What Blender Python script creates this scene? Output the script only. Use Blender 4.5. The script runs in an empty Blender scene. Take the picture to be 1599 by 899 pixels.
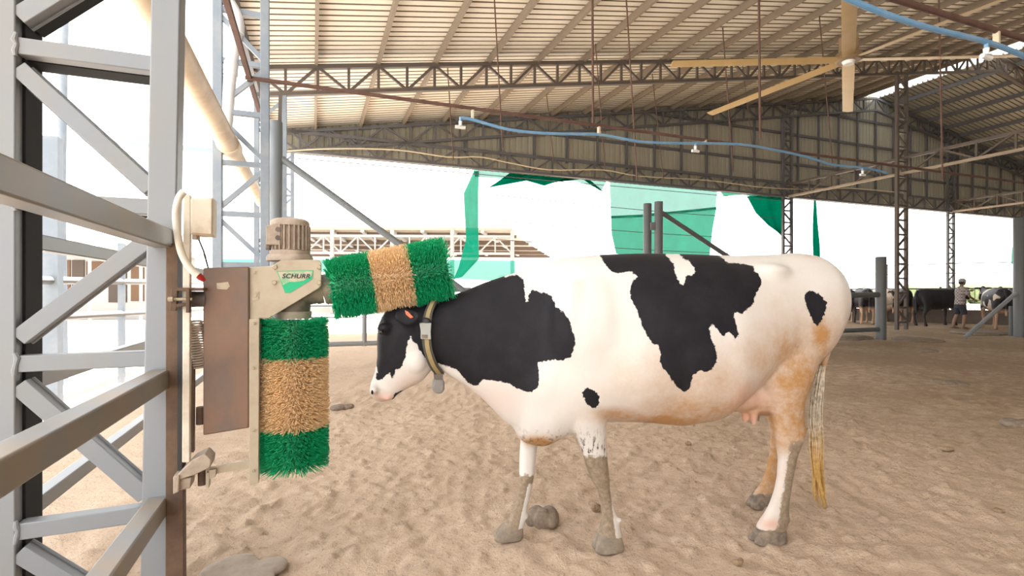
import bpy, bmesh, math, random
import numpy as np
from mathutils import Vector, Matrix
V = Vector
# ------------------------------------------------------------------ frame of the photograph
F, H, CX, HY = 800.0, 1.25, 799.5, 457.0          # focal length in pixels, eye height, principal column, horizon row
scene = bpy.context.scene
col = scene.collection
# ------------------------------------------------------------------ camera
cam_data = bpy.data.cameras.new('camera')
cam = bpy.data.objects.new('camera', cam_data)
col.objects.link(cam)
cam.location = (0, 0, H)
cam.rotation_euler = (math.radians(90), 0, 0)
cam_data.sensor_width = 36.0
cam_data.lens = 36.0 * F / 1599.0
cam_data.shift_y = 7.5 / 1599.0
cam_data.clip_end = 600
scene.camera = cam
# ------------------------------------------------------------------ sky, sun, exposure
SKY_STRENGTH = 2.6
EXPOSURE = 0.5
ROOF_NEAR_V = -26.0  # unseen roof carried far behind the camera to dim the hall
world = bpy.data.worlds.new('sky')
scene.world = world
world.use_nodes = True
wn = world.node_tree
wn.nodes.clear()
w_out = wn.nodes.new('ShaderNodeOutputWorld')
w_bg = wn.nodes.new('ShaderNodeBackground')
w_bg.inputs['Color'].default_value = (1.0, 0.99, 0.975, 1)
w_bg.inputs['Strength'].default_value = SKY_STRENGTH
wn.links.new(w_bg.outputs[0], w_out.inputs[0])
SUN_STRENGTH = 16.0
sun_data = bpy.data.lights.new('sun', 'SUN')
sun_data.energy = SUN_STRENGTH
sun_data.angle = math.radians(3)
sun_data.color = (1.0, 0.96, 0.9)
sun = bpy.data.objects.new('sun', sun_data)
col.objects.link(sun)
sun.location = (-10, 10, 30)
sun.rotation_euler = V((-0.155, -0.075, -0.98)).to_track_quat('-Z', 'Y').to_euler()
scene.view_settings.view_transform = 'Standard'
scene.view_settings.look = 'None'
scene.view_settings.gamma = 1.0
scene.view_settings.exposure = EXPOSURE
scene.view_settings.use_curve_mapping = False
scene.cycles.max_bounces = 8
scene.cycles.diffuse_bounces = 5
scene.cycles.transparent_max_bounces = 12
rnd = random.Random(7)
nrs = np.random.RandomState(11)

# ------------------------------------------------------------------ pixel and barn helpers
def P(px, py, Y):
    return V(((px - CX) / F * Y, Y, H - (py - HY) / F * Y))

def ground(px, py, z=0.0):
    return P(px, py, (H - z) * F / (py - HY))

class Frame:
    """An upright plane frame: origin on the ground, x axis turned by ang from world X."""
    def __init__(s, ox, oy, ang):
        s.o = V((ox, oy, 0)); s.c = math.cos(ang); s.s = math.sin(ang); s.ang = ang
        s.ex = V((s.c, s.s, 0)); s.ey = V((-s.s, s.c, 0))
    def loc(s, w):
        d = V(w) - s.o
        return V((d.dot(s.ex), d.dot(s.ey), d.z))
    def w(s, x, y, z):
        return s.o + s.ex * x + s.ey * y + V((0, 0, z))
    def pix(s, px, py, off=0.0):
        """local point where the sight line of a pixel meets the plane y = off"""
        d = V(((px - CX) / F, 1, -(py - HY) / F))
        o = V((0, 0, H)) - s.o
        t = (off - o.dot(s.ey)) / d.dot(s.ey)
        q = V((0, 0, H)) + d * t
        return s.loc(q)
    def pw(s, px, py, off=0.0):
        l = s.pix(px, py, off)
        return s.w(*l)

BARN_ANG = math.atan2(0.362, 0.932)
barn = Frame(0, 0, BARN_ANG)
CU, DV = barn.ex, barn.ey
U0, V0, BAY = -0.554, 2.468, 4.55                   # first column's inner flange, frame spacing
COL_W = 0.513
EAVE, SLOPE, RIDGE_T = 5.9, 0.176, 25.0
def B(u, v, z): return barn.w(u, v, z)
def frame_v(k): return V0 + BAY * k
def chord_z(t):
    return EAVE + SLOPE * (t if t <= RIDGE_T else 2 * RIDGE_T - t)
def barn_frame(v):
    o = B(0, v, 0)
    return Frame(o.x, o.y, BARN_ANG)
def gable_t(px, k=3):
    return barn_frame(frame_v(k)).pix(px, 300).x - U0

# ------------------------------------------------------------------ materials
def new_mat(name):
    m = bpy.data.materials.new(name); m.use_nodes = True
    nt = m.node_tree; nt.nodes.clear()
    out = nt.nodes.new('ShaderNodeOutputMaterial')
    b = nt.nodes.new('ShaderNodeBsdfPrincipled')
    nt.links.new(b.outputs[0], out.inputs[0])
    return m, nt, b, out

def mixc(nt, fac, a, b):
    n = nt.nodes.new('ShaderNodeMix'); n.data_type = 'RGBA'
    for sock, val in ((n.inputs[0], fac), (n.inputs[6], a), (n.inputs[7], b)):
        if hasattr(val, 'links') or hasattr(val, 'is_linked'):
            nt.links.new(val, sock)
        else:
            sock.default_value = val if isinstance(val, (int, float)) else (*val, 1)
    return n.outputs[2]

def noise(nt, scale, detail=4, rough=0.6, coord='Object', stretch=None, dist=0.0):
    tc = nt.nodes.new('ShaderNodeTexCoord')
    n = nt.nodes.new('ShaderNodeTexNoise')
    n.inputs['Scale'].default_value = scale; n.inputs['Detail'].default_value = detail
    n.inputs['Roughness'].default_value = rough; n.inputs['Distortion'].default_value = dist
    if stretch:
        mp = nt.nodes.new('ShaderNodeMapping'); mp.inputs['Scale'].default_value = stretch
        nt.links.new(tc.outputs[coord], mp.inputs[0]); nt.links.new(mp.outputs[0], n.inputs['Vector'])
    else:
        nt.links.new(tc.outputs[coord], n.inputs['Vector'])
    return n.outputs['Fac']

def ramp(nt, fac, lo, hi):
    n = nt.nodes.new('ShaderNodeMapRange'); n.inputs['From Min'].default_value = lo; n.inputs['From Max'].default_value = hi
    n.clamp = True
    nt.links.new(fac, n.inputs['Value'])
    return n.outputs[0]

def mathn(nt, op, a, b=None):
    n = nt.nodes.new('ShaderNodeMath'); n.operation = op
    for i, v in enumerate((a, b)):
        if v is None: continue
        if isinstance(v, (int, float)): n.inputs[i].default_value = v
        else: nt.links.new(v, n.inputs[i])
    return n.outputs[0]

def attr(nt, name):
    n = nt.nodes.new('ShaderNodeAttribute'); n.attribute_name = name
    return n

def bump(nt, b, h, strength=0.3, dist=0.01):
    n = nt.nodes.new('ShaderNodeBump'); n.inputs['Strength'].default_value = strength; n.inputs['Distance'].default_value = dist
    nt.links.new(h, n.inputs['Height']); nt.links.new(n.outputs[0], b.inputs['Normal'])

def paint(name, c, rough=0.6, metal=0.0, dirt=None, amount=0.5, scale=6.0, lo=0.45, hi=0.75, bmp=0.0, stretch=None):
    m, nt, b, out = new_mat(name)
    b.inputs['Roughness'].default_value = rough; b.inputs['Metallic'].default_value = metal
    if dirt is not None:
        f = noise(nt, scale, 5, 0.65, stretch=stretch)
        f2 = mathn(nt, 'MULTIPLY', ramp(nt, f, lo, hi), amount)
        nt.links.new(mixc(nt, f2, c, dirt), b.inputs['Base Color'])
        if bmp: bump(nt, b, f, bmp, 0.004)
    else:
        b.inputs['Base Color'].default_value = (*c, 1)
    return m

M = {}
M['grey_steel'] = paint('grey_steel', (0.36, 0.39, 0.43), 0.5, 0.0, (0.42, 0.36, 0.28), 0.6, 5, stretch=(1, 1, .4))
M['column_steel'] = paint('column_steel', (0.225, 0.245, 0.27), 0.45, 0.0, (0.26, 0.235, 0.20), 0.55, 4, stretch=(1, 1, .3))
M['blue_steel'] = paint('blue_steel', (0.20, 0.24, 0.29), 0.5, 0.0, (0.35, 0.36, 0.36), 0.5, 4)
M['rail_steel'] = paint('rail_steel', (0.21, 0.215, 0.22), 0.45, 0.0, (0.30, 0.215, 0.14), 0.7, 5, 0.4, 0.7)
M['dark_channel_shade'] = paint('dark_channel_shade', (0.006, 0.006, 0.008), 0.85)  # near black; on the brace bars it stands for shade
M['truss_steel'] = paint('truss_steel', (0.10, 0.085, 0.075), 0.6, 0.0, (0.15, 0.10, 0.07), 0.7, 1.5)
M['gable_steel'] = paint('gable_steel', (0.12, 0.12, 0.13), 0.6, 0.0, (0.10, 0.09, 0.085), 0.6, 1.5)
M['purlin_steel'] = paint('purlin_steel', (0.20, 0.16, 0.12), 0.6, 0.0, (0.15, 0.11, 0.08), 0.6, 1.2)
M['rust'] = paint('rust', (0.085, 0.052, 0.036), 0.8, 0.0, (0.19, 0.115, 0.07), 0.7, 9, 0.35, 0.7, 0.2)
M['rust_pipe'] = paint('rust_pipe', (0.10, 0.05, 0.038), 0.7, 0.0, (0.17, 0.11, 0.085), 0.6, 3)
M['cover_rust'] = paint('cover_rust', (0.21, 0.125, 0.085), 0.55, 0.1, (0.15, 0.115, 0.10), 0.9, 7, 0.4, 0.62, 0.06, (1, 1, .6))
M['beige_paint'] = paint('beige_paint', (0.45, 0.385, 0.29), 0.5, 0.0, (0.33, 0.25, 0.17), 0.6, 9)
M['motor_dust'] = paint('motor_dust', (0.44, 0.36, 0.29), 0.75, 0.0, (0.26, 0.20, 0.16), 0.7, 14, 0.4, 0.65, 0.2)
M['hub_dark'] = paint('hub_dark', (0.12, 0.10, 0.09), 0.6, 0.0, (0.30, 0.23, 0.17), 0.8, 10, 0.45, 0.65)
M['bolt'] = paint('bolt', (0.45, 0.38, 0.28), 0.5, 0.3, (0.25, 0.19, 0.13), 0.6, 30)
M['cream_box'] = paint('cream_box', (0.66, 0.58, 0.47), 0.6, 0.0, (0.45, 0.33, 0.22), 0.8, 9, 0.5, 0.7)
M['cream_conduit'] = paint('cream_conduit', (0.70, 0.65, 0.56), 0.55, 0.0, (0.45, 0.36, 0.26), 0.6, 12)
M['red_plastic'] = paint('red_plastic', (0.50, 0.03, 0.03), 0.5)
M['black_plastic'] = paint('black_plastic', (0.02, 0.02, 0.022), 0.5)
M['brass_pvc'] = paint('drain_pvc', (0.72, 0.60, 0.45), 0.5, 0.0, (0.45, 0.34, 0.24), 0.6, 4)
M['white_pvc'] = paint('white_pvc', (0.75, 0.78, 0.82), 0.4, 0.0, (0.60, 0.55, 0.5), 0.4, 5)
M['blue_hose'] = paint('blue_hose', (0.14, 0.32, 0.55), 0.5, 0.0, (0.35, 0.45, 0.55), 0.5, 4)
M['white_plastic'] = paint('white_plastic', (0.75, 0.75, 0.74), 0.45)
M['cable_cream'] = paint('cable_cream', (0.60, 0.52, 0.38), 0.6)
M['fan_wood'] = paint('fan_blade_tan', (0.52, 0.37, 0.17), 0.45, 0.0, (0.42, 0.29, 0.12), 0.6, 3)
M['fan_hub'] = paint('fan_hub_brown', (0.26, 0.18, 0.10), 0.5, 0.2)
M['tan_steel'] = paint('tan_steel', (0.36, 0.29, 0.22), 0.6, 0.0, (0.22, 0.16, 0.11), 0.6, 2)
M['concrete'] = paint('concrete', (0.17, 0.14, 0.12), 0.9, 0.0, (0.11, 0.09, 0.075), 0.7, 2, bmp=0.2)
M['post_green_grey'] = paint('post_green_grey', (0.10, 0.11, 0.115), 0.45, 0.0, (0.13, 0.115, 0.10), 0.6, 3)
M['pole_grey'] = paint('pole_grey', (0.19, 0.22, 0.245), 0.45, 0.0, (0.22, 0.215, 0.2), 0.5, 3)
M['galvanised'] = paint('galvanised', (0.25, 0.27, 0.29), 0.4, 0.1, (0.3, 0.28, 0.25), 0.5, 5)
M['shed_white'] = paint('shed_white', (0.30, 0.29, 0.28), 0.7)
M['shed_tan'] = paint('shed_tan', (0.095, 0.05, 0.024), 0.8, 0.0, (0.07, 0.04, 0.024), 0.6, 1)
M['shed_dark'] = paint('shed_dark', (0.05, 0.035, 0.028), 0.8)
M['manure'] = paint('manure', (0.17, 0.13, 0.10), 0.85, 0.0, (0.28, 0.22, 0.16), 0.8, 30, 0.4, 0.65, 0.6)
M['clod'] = paint('clod', (0.22, 0.15, 0.09), 0.9, 0.0, (0.38, 0.27, 0.17), 0.8, 60, 0.4, 0.65, 0.6)

M['rib_shade'] = paint('rib_shade', (0.30, 0.25, 0.19), 0.8)  # dark brown on rib faces, shade of the rib hollows put into colour
M['mound_sand'] = paint('mound_sand', (0.36, 0.30, 0.25), 0.95, 0, (.25, .2, .17), .7, 25, bmp=.5)
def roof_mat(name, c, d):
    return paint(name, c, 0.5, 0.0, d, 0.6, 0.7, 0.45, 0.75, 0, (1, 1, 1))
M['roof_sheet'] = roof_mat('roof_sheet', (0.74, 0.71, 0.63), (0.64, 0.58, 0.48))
M['roof_sheet_shaded'] = roof_mat('roof_sheet_shaded', (0.36, 0.355, 0.30), (0.30, 0.285, 0.23))  # darker olive copy of roof_sheet; the right slope's dimness is in the colour
M['gable_sheet'] = roof_mat('gable_sheet', (0.37, 0.35, 0.28), (0.31, 0.285, 0.22))

def sand_material():
    m, nt, b, out = new_mat('sand_bedding')
    big = noise(nt, 0.45, 4, 0.6); mid = noise(nt, 7, 6, 0.7); fine = noise(nt, 60, 5, 0.75); vfine = noise(nt, 240, 2, 0.6)
    c = mixc(nt, ramp(nt, big, 0.35, 0.7), (0.67, 0.515, 0.39), (0.57, 0.43, 0.315))
    # pale dusty ground outside the hall: left of the eave and past the gable
    tc = nt.nodes.new('ShaderNodeTexCoord'); mp = nt.nodes.new('ShaderNodeMapping'); mp.inputs['Rotation'].default_value = (0, 0, -BARN_ANG)
    nt.links.new(tc.outputs['Object'], mp.inputs[0]); sp = nt.nodes.new('ShaderNodeSeparateXYZ'); nt.links.new(mp.outputs[0], sp.inputs[0])
    wob = mathn(nt, 'MULTIPLY', mathn(nt, 'SUBTRACT', mid, .5), 1.2)
    out_l = ramp(nt, mathn(nt, 'ADD', mathn(nt, 'MULTIPLY', sp.outputs['X'], -1.0), wob), 2.0, 3.2)
    out_g = ramp(nt, mathn(nt, 'ADD', sp.outputs['Y'], wob), 22.5, 24.0)
    c = mixc(nt, mathn(nt, 'MAXIMUM', out_l, out_g), c, (0.70, 0.66, 0.61))
    c = mixc(nt, mathn(nt, 'MULTIPLY', ramp(nt, mid, 0.5, 0.72), 0.55), c, (0.76, 0.62, 0.49))
    c = mixc(nt, mathn(nt, 'MULTIPLY', ramp(nt, fine, 0.57, 0.67), 0.75), c, (0.25, 0.175, 0.115))
    c = mixc(nt, mathn(nt, 'MULTIPLY', ramp(nt, vfine, 0.6, 0.75), 0.4), c, (0.82, 0.71, 0.58))
    # light falling off to the right put into the sand colour, plus some dirt
    shade_dirt = mathn(nt, 'MULTIPLY', ramp(nt, sp.outputs['X'], 2.4, 7.5), ramp(nt, mathn(nt, 'ADD', mid, mathn(nt, 'MULTIPLY', big, .6)), .4, .85))
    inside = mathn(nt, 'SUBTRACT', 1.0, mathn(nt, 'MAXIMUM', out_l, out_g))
    c = mixc(nt, mathn(nt, 'MULTIPLY', mathn(nt, 'MULTIPLY', shade_dirt, inside), .85), c, (0.25, 0.175, 0.105))
    nt.links.new(c, b.inputs['Base Color'])
    b.inputs['Roughness'].default_value = 0.95
    b.inputs['Specular IOR Level'].default_value = 0.15
    h = mathn(nt, 'ADD', mathn(nt, 'MULTIPLY', mid, 2.0), fine)
    bump(nt, b, h, .8, 0.022)
    return m
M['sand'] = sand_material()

def bristle(name, c1, c2):
    m, nt, b, out = new_mat(name)
    f = noise(nt, 90, 2, 0.5)
    nt.links.new(mixc(nt, ramp(nt, f, 0.35, 0.65), c1, c2), b.inputs['Base Color'])
    b.inputs['Roughness'].default_value = 0.45
    return m
M['bristle_green'] = bristle('bristle_green', (0.0, 0.31, 0.12), (0.02, 0.52, 0.23))
M['bristle_tan'] = bristle('bristle_tan', (0.80, 0.56, 0.31), (0.93, 0.74, 0.48))

def net_material(name, c, alpha):
    m, nt, b, out = new_mat(name)
    nt.nodes.remove(b)
    tr = nt.nodes.new('ShaderNodeBsdfTransparent'); tl = nt.nodes.new('ShaderNodeBsdfTranslucent'); df = nt.nodes.new('ShaderNodeBsdfDiffuse')
    f = noise(nt, 1.2, 3, 0.6)
    cc = mixc(nt, ramp(nt, f, 0.3, 0.7), c, tuple(min(1, x * 1.3) for x in c))
    nt.links.new(cc, tl.inputs[0]); nt.links.new(cc, df.inputs[0])
    a = nt.nodes.new('ShaderNodeMixShader'); a.inputs[0].default_value = 0.4
    nt.links.new(tl.outputs[0], a.inputs[1]); nt.links.new(df.outputs[0], a.inputs[2])
    k = nt.nodes.new('ShaderNodeMixShader'); k.inputs[0].default_value = alpha
    nt.links.new(tr.outputs[0], k.inputs[1]); nt.links.new(a.outputs[0], k.inputs[2])
    nt.links.new(k.outputs[0], out.inputs[0])
    return m
M['net_pale'] = net_material('net_pale', (0.008, 0.17, 0.125), 0.87)
M['net_mid'] = net_material('net_mid', (0.004, 0.19, 0.12), 0.965)
M['net_dark'] = net_material('net_dark', (0.0, 0.08, 0.045), 1.0)

def ridge_sheet_material():
    m, nt, b, out = new_mat('ridge_sheet_translucent')
    nt.nodes.remove(b); tl = nt.nodes.new('ShaderNodeBsdfTranslucent'); tl.inputs[0].default_value = (.42, .43, .43, 1)
    nt.links.new(tl.outputs[0], out.inputs[0]); return m
M['ridge_sheet'] = ridge_sheet_material()
# ------------------------------------------------------------------ mesh builder
Z = V((0, 0, 1))
class MB:
    def __init__(s): s.v = []; s.f = []
    def add(s, vs, fs):
        n = len(s.v); s.v += [tuple(x) for x in vs]; s.f += [tuple(i + n for i in f) for f in fs]; return s
    def box(s, c, size, ax=(V((1, 0, 0)), V((0, 1, 0)), V((0, 0, 1)))):
        c = V(c); vs = []
        for k in (-1, 1):
            for j in (-1, 1):
                for i in (-1, 1):
                    vs.append(c + ax[0] * (i * size[0] / 2) + ax[1] * (j * size[1] / 2) + ax[2] * (k * size[2] / 2))
        return s.add(vs, [(0, 2, 3, 1), (4, 5, 7, 6), (0, 1, 5, 4), (2, 6, 7, 3), (0, 4, 6, 2), (1, 3, 7, 5)])
    def bar(s, p, q, w, h, up=Z):
        p, q = V(p), V(q); a = q - p; L = a.length; a = a / L
        side = a.cross(V(up))
        if side.length < 1e-5: side = a.cross(V((1, 0, 0)))
        side.normalize(); u2 = side.cross(a).normalized()
        return s.box((p + q) / 2, (L, w, h), (a, side, u2))
    def tube(s, pts, r, n=12, caps=True):
        pts = [V(p) for p in pts]; m = len(pts)
        rs = r if isinstance(r, (list, tuple)) else [r] * m
        vs, fs = [], []; ref = None
        for i in range(m):
            a = (pts[min(i + 1, m - 1)] - pts[max(i - 1, 0)]).normalized()
            if ref is None:
                ref = a.cross(Z) if abs(a.z) < 0.95 else a.cross(V((1, 0, 0)))
            ref = (ref - a * ref.dot(a)).normalized(); b2 = a.cross(ref)
            for j in range(n):
                t = 2 * math.pi * j / n
                vs.append(pts[i] + (ref * math.cos(t) + b2 * math.sin(t)) * rs[i])
        for i in range(m - 1):
            for j in range(n):
                fs.append((i * n + j, i * n + (j + 1) % n, (i + 1) * n + (j + 1) % n, (i + 1) * n + j))
        if caps:
            fs.append(tuple(reversed(range(n)))); fs.append(tuple((m - 1) * n + j for j in range(n)))
        return s.add(vs, fs)
    def prism(s, pts, ext):
        n = len(pts); ext = V(ext)
        vs = [V(p) for p in pts] + [V(p) + ext for p in pts]
        fs = [tuple(range(n)), tuple(reversed(range(n, 2 * n)))] + [(i, i + n, (i + 1) % n + n, (i + 1) % n) for i in range(n)]
        return s.add(vs, fs)
    def ring_loft(s, rings, caps=True):
        n = len(rings[0]); m = len(rings); vs = [p for r in rings for p in r]; fs = []
        for i in range(m - 1):
            for j in range(n):
                fs.append((i * n + j, i * n + (j + 1) % n, (i + 1) * n + (j + 1) % n, (i + 1) * n + j))
        if caps:
            fs.append(tuple(reversed(range(n)))); fs.append(tuple((m - 1) * n + j for j in range(n)))
        return s.add(vs, fs)
    def ellipsoid(s, c, r, ax=(V((1, 0, 0)), V((0, 1, 0)), V((0, 0, 1))), nu=16, nv=10):
        rings = []
        for i in range(1, nv):
            ph = math.pi * i / nv
            rings.append([V(c) + ax[0] * (r[0] * math.sin(ph) * math.cos(2 * math.pi * j / nu)) + ax[1] * (r[1] * math.sin(ph) * math.sin(2 * math.pi * j / nu)) + ax[2] * (-r[2] * math.cos(ph)) for j in range(nu)])
        return s.ring_loft(rings)
    def mesh(s, name, off=V((0, 0, 0))):
        me = bpy.data.meshes.new(name)
        me.from_pydata([(x - off.x, y - off.y, z - off.z) for x, y, z in s.v], [], s.f)
        bm = bmesh.new(); bm.from_mesh(me); bmesh.ops.recalc_face_normals(bm, faces=bm.faces); bm.to_mesh(me); bm.free()
        return me

def tag(o, label=None, cat=None, group=None, kind=None):
    if label: o['label'] = label
    if cat: o['category'] = cat
    if group: o['group'] = group
    if kind: o['kind'] = kind
    return o
def root(name, loc, label, cat, group=None):
    o = bpy.data.objects.new(name, None); col.objects.link(o); o.location = loc; o.empty_display_size = 0.1
    return tag(o, label, cat, group)
def world_off(o):
    p = V((0, 0, 0))
    while o is not None: p = p + V(o.location); o = o.parent
    return p
def finish(me, mat, smooth=35):
    me.materials.append(mat)
    if smooth is not None:
        me.polygons.foreach_set('use_smooth', [True] * len(me.polygons)); me.set_sharp_from_angle(angle=math.radians(smooth))
def part(name, mb, mat, parent=None, base=None, label=None, smooth=35, bevel=0):
    """one mesh object; with a parent it is a part, its vertices given in world space"""
    off = world_off(parent) if parent else V(base if base is not None else (0, 0, 0))
    me = mb if isinstance(mb, bpy.types.Mesh) else mb.mesh(name, off)
    finish(me, mat, smooth)
    o = bpy.data.objects.new(name, me); col.objects.link(o)
    if parent: o.parent = parent
    else: o.location = off
    if bevel:
        b = o.modifiers.new('bevel', 'BEVEL'); b.width = bevel; b.segments = 2; b.limit_method = 'ANGLE'
    if label: o['label'] = label
    return o
def single(name, mb, mat, base, label, cat, group=None, kind=None, smooth=35, bevel=0):
    o = part(name, mb, mat, None, base, None, smooth, bevel)
    return tag(o, label, cat, group, kind)

def vnoise(x, y, seed=0):
    """smooth value noise on arrays"""
    xi = np.floor(x).astype(np.int64); yi = np.floor(y).astype(np.int64); xf = x - xi; yf = y - yi
    def h(a, b):
        n = (a * 374761393 + b * 668265263 + seed * 1442695041) & 0x7fffffff
        n = ((n ^ (n >> 13)) * 1274126177) & 0x7fffffff
        return ((n ^ (n >> 16)) & 0xffff) / 65535.0
    u = xf * xf * (3 - 2 * xf); v = yf * yf * (3 - 2 * yf)
    return (h(xi, yi) * (1 - u) + h(xi + 1, yi) * u) * (1 - v) + (h(xi, yi + 1) * (1 - u) + h(xi + 1, yi + 1) * u) * v
# ================================================================== GROUND
def axis_coords(lo, hi, d0, d1, step, grow=1.16):
    a = list(np.arange(d0, d1, step)); s = step; x = d1
    while x < hi: a.append(x); s *= grow; x += s
    a.append(hi); s = step; x = d0
    pre = []
    while x > lo:
        s *= grow; x -= s; pre.append(max(x, lo))
    return np.array(sorted(set(pre + a)))
def sand_height(X, Y):
    h = (vnoise(X * 1.3, Y * 1.3, 1) - .5) * .030 + (vnoise(X * 5, Y * 5, 2) - .5) * .020 + (vnoise(X * 13, Y * 13, 3) - .5) * .016 + (vnoise(X * 29, Y * 29, 4) - .5) * .014 + np.clip(vnoise(X * 37, Y * 37, 12) - .66, 0, 1) * .05
    c = np.clip(vnoise(X * 19, Y * 19, 9) - .72, 0, 1) * .09
    fade = np.clip(1.25 - np.hypot(X, Y - 2) / 40, 0.25, 1)
    return (h + c) * fade - .012
gx = axis_coords(-150, 150, -1.9, 3.6, 0.022, 1.09)
gy = axis_coords(-40, 260, 1.7, 5.2, 0.022, 1.07)
GX, GY = np.meshgrid(gx, gy)
GZ = sand_height(GX, GY)
nx, ny = len(gx), len(gy)
idx = np.arange(nx * ny).reshape(ny, nx)
quads = np.stack([idx[:-1, :-1], idx[:-1, 1:], idx[1:, 1:], idx[1:, :-1]], -1).reshape(-1, 4)
fm = bpy.data.meshes.new('floor')
fm.from_pydata(np.stack([GX, GY, GZ], -1).reshape(-1, 3).tolist(), [], quads.tolist())
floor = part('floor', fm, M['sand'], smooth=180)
tag(floor, 'loose tan sand bedding over the whole yard floor', None, None, 'structure')

# ================================================================== ROOF AND GABLE WALL
def corrugated(rows, pitch, length0, length1, place, lift, wide=.62):
    """trapezoid ribs repeated from length0 to length1; place(d, side, h) gives the point, side 0/1 = both ends of a rib"""
    mb = MB(); d = length0; prof = []
    while d < length1:
        prof += [(d, 0), (d + pitch * wide, 0), (d + pitch * (wide + .06), lift), (d + pitch * .94, lift)]
        d += pitch
    prof.append((d, 0))
    n = len(prof); vs = []
    for s in range(rows + 1):
        for (a, h) in prof: vs.append(place(a, s / rows, h))
    fs = []
    for s in range(rows):
        for i in range(n - 1): fs.append((s * n + i, s * n + i + 1, (s + 1) * n + i + 1, (s + 1) * n + i))
    return mb.add(vs, fs)
def rib_faces(o):
    o.data.materials.append(M['rib_shade'])
    n = None
    zs = [p.index for p in o.data.polygons]
    per = len(o.data.polygons) // 6
    for p in o.data.polygons:
        if (p.index % per) % 4 != 0: p.material_index = 1
def solid(o, th):
    m = o.modifiers.new('thickness', 'SOLIDIFY'); m.thickness = th; m.offset = 1
GAB_V = frame_v(3)
SHEET = 0.19
def left_roof(a, s, h):
    t = -0.75 + s * (24.62 + 0.75); return B(U0 + t, a, chord_z(t) + SHEET + h)
def right_roof(a, s, h):
    t = 25.38 + s * 24.7; return B(U0 + t, a, chord_z(t) + SHEET + h)
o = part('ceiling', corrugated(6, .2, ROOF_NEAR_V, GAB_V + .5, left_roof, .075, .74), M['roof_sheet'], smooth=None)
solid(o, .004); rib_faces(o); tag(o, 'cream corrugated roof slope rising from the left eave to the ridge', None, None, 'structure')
o = part('ceiling', corrugated(6, .2, ROOF_NEAR_V, GAB_V + .5, right_roof, .075, .74), M['roof_sheet_shaded'], smooth=None)
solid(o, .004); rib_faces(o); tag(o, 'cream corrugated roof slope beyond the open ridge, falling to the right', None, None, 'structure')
sk = MB().add([B(U0 + 24.55, ROOF_NEAR_V, chord_z(24.55) + SHEET + .09), B(U0 + 25.45, ROOF_NEAR_V, chord_z(25.45) + SHEET + .09), B(U0 + 25.45, GAB_V + .5, chord_z(25.45) + SHEET + .09), B(U0 + 24.55, GAB_V + .5, chord_z(24.55) + SHEET + .09)], [(0, 1, 2, 3)])
o = part('added_ridge_sheet_1', sk, M['ridge_sheet'], smooth=None)  # sheet added over the open ridge to keep the sun beam out
tag(o, 'white translucent sheet added over the roof ridge gap', None, None, 'structure')
# gable sheets: two trapezoids of vertical ribs
def gable(a, s, h):
    t = a; z0 = 5.34; return B(U0 + t, GAB_V + .22 + h, z0 + s * (chord_z(t) + .26 - z0))
o = part('wall_far', corrugated(1, .22, -.6, 44.0, gable, .03), M['gable_sheet'], smooth=None)
solid(o, .004); tag(o, 'beige ribbed gable wall hanging above the open far side', None, None, 'structure')

def near_blocker(a, s, h):
    t = a; return B(U0 + t, ROOF_NEAR_V + h, s * (chord_z(t) + .17))
o = part('wall_near_added', corrugated(1, .25, 6.0, 50.0, near_blocker, .03), M['gable_sheet'], smooth=None)  # unseen wall added to cut light from behind the camera
solid(o, .004); tag(o, 'unseen ribbed gable wall added behind the viewer to cut light', None, None, 'structure')
def right_blocker(a, s, h): return B(U0 + 50 + h, a, s * (chord_z(50) + .17))
o = part('wall_right_added', corrugated(1, .25, ROOF_NEAR_V, GAB_V, right_blocker, .03), M['gable_sheet'], smooth=None)  # unseen wall added to keep light off the right side
solid(o, .004); tag(o, 'unseen ribbed side wall added at the far right eave to cut light', None, None, 'structure')
# purlins
k = 0
for i in range(34):
    t = .62 + 1.28 * i
    if 24.4 < t < 25.6 or t > 42: continue
    z = chord_z(t) + .09
    p = MB().bar(B(U0 + t, 4.5, z), B(U0 + t, GAB_V + .16, z), .062, .165)
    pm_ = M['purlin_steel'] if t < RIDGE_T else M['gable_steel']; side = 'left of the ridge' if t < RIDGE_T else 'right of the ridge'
    single('purlin', p, pm_, B(U0 + t, 4.5, z), 'long steel purlin under the roof sheets %s' % side, 'purlin', 'purlins %s' % side)
single('eave_beam', MB().bar(B(U0 - .62, 3.0, EAVE - .05), B(U0 - .62, GAB_V + .16, EAVE - .05), .12, .26), M['gable_steel'], B(U0 - .62, 3, EAVE - .05), 'dark eave beam along the left edge of the roof', 'beam')

# trusses: parallel chords, verticals and zigzag diagonals
def truss(name, a, b, depth, panel, mat, label, cat, group=None, chord=.11, web=.055, low=None, yoff=V((0, 0, 0)), apex=None):
    """a, b: ends of the top chord; apex: the top chord's highest point between them"""
    r = root(name, a, label, cat, group)
    low = low or mat
    pts = [V(a)] + ([V(apex)] if apex is not None else []) + [V(b)]
    for p, q in zip(pts[:-1], pts[1:]):
        d = V((0, 0, -depth))
        part('top_chord', MB().bar(p, q, chord, .09), mat, r)
        part('bottom_chord', MB().bar(p + d, q + d, chord, .08), low, r)
        L = (q - p).length; n = max(2, int(round(L / panel)))
        side = (q - p).normalized().cross(Z).normalized() * (chord * .32)
        for i in range(n):
            s0 = p.lerp(q, i / n); s1 = p.lerp(q, (i + 1) / n)
            part('vertical_strut', MB().bar(s1 - V((0, 0, .04)), s1 + d + V((0, 0, .04)), web, web, side), mat, r)
            e, f = (s0, s1 + d) if i % 2 == 0 else (s1, s0 + d)
            part('diagonal_strut', MB().bar(e + (f - e) * .06, f - (f - e) * .06, web, web), mat, r)
    return r
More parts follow.
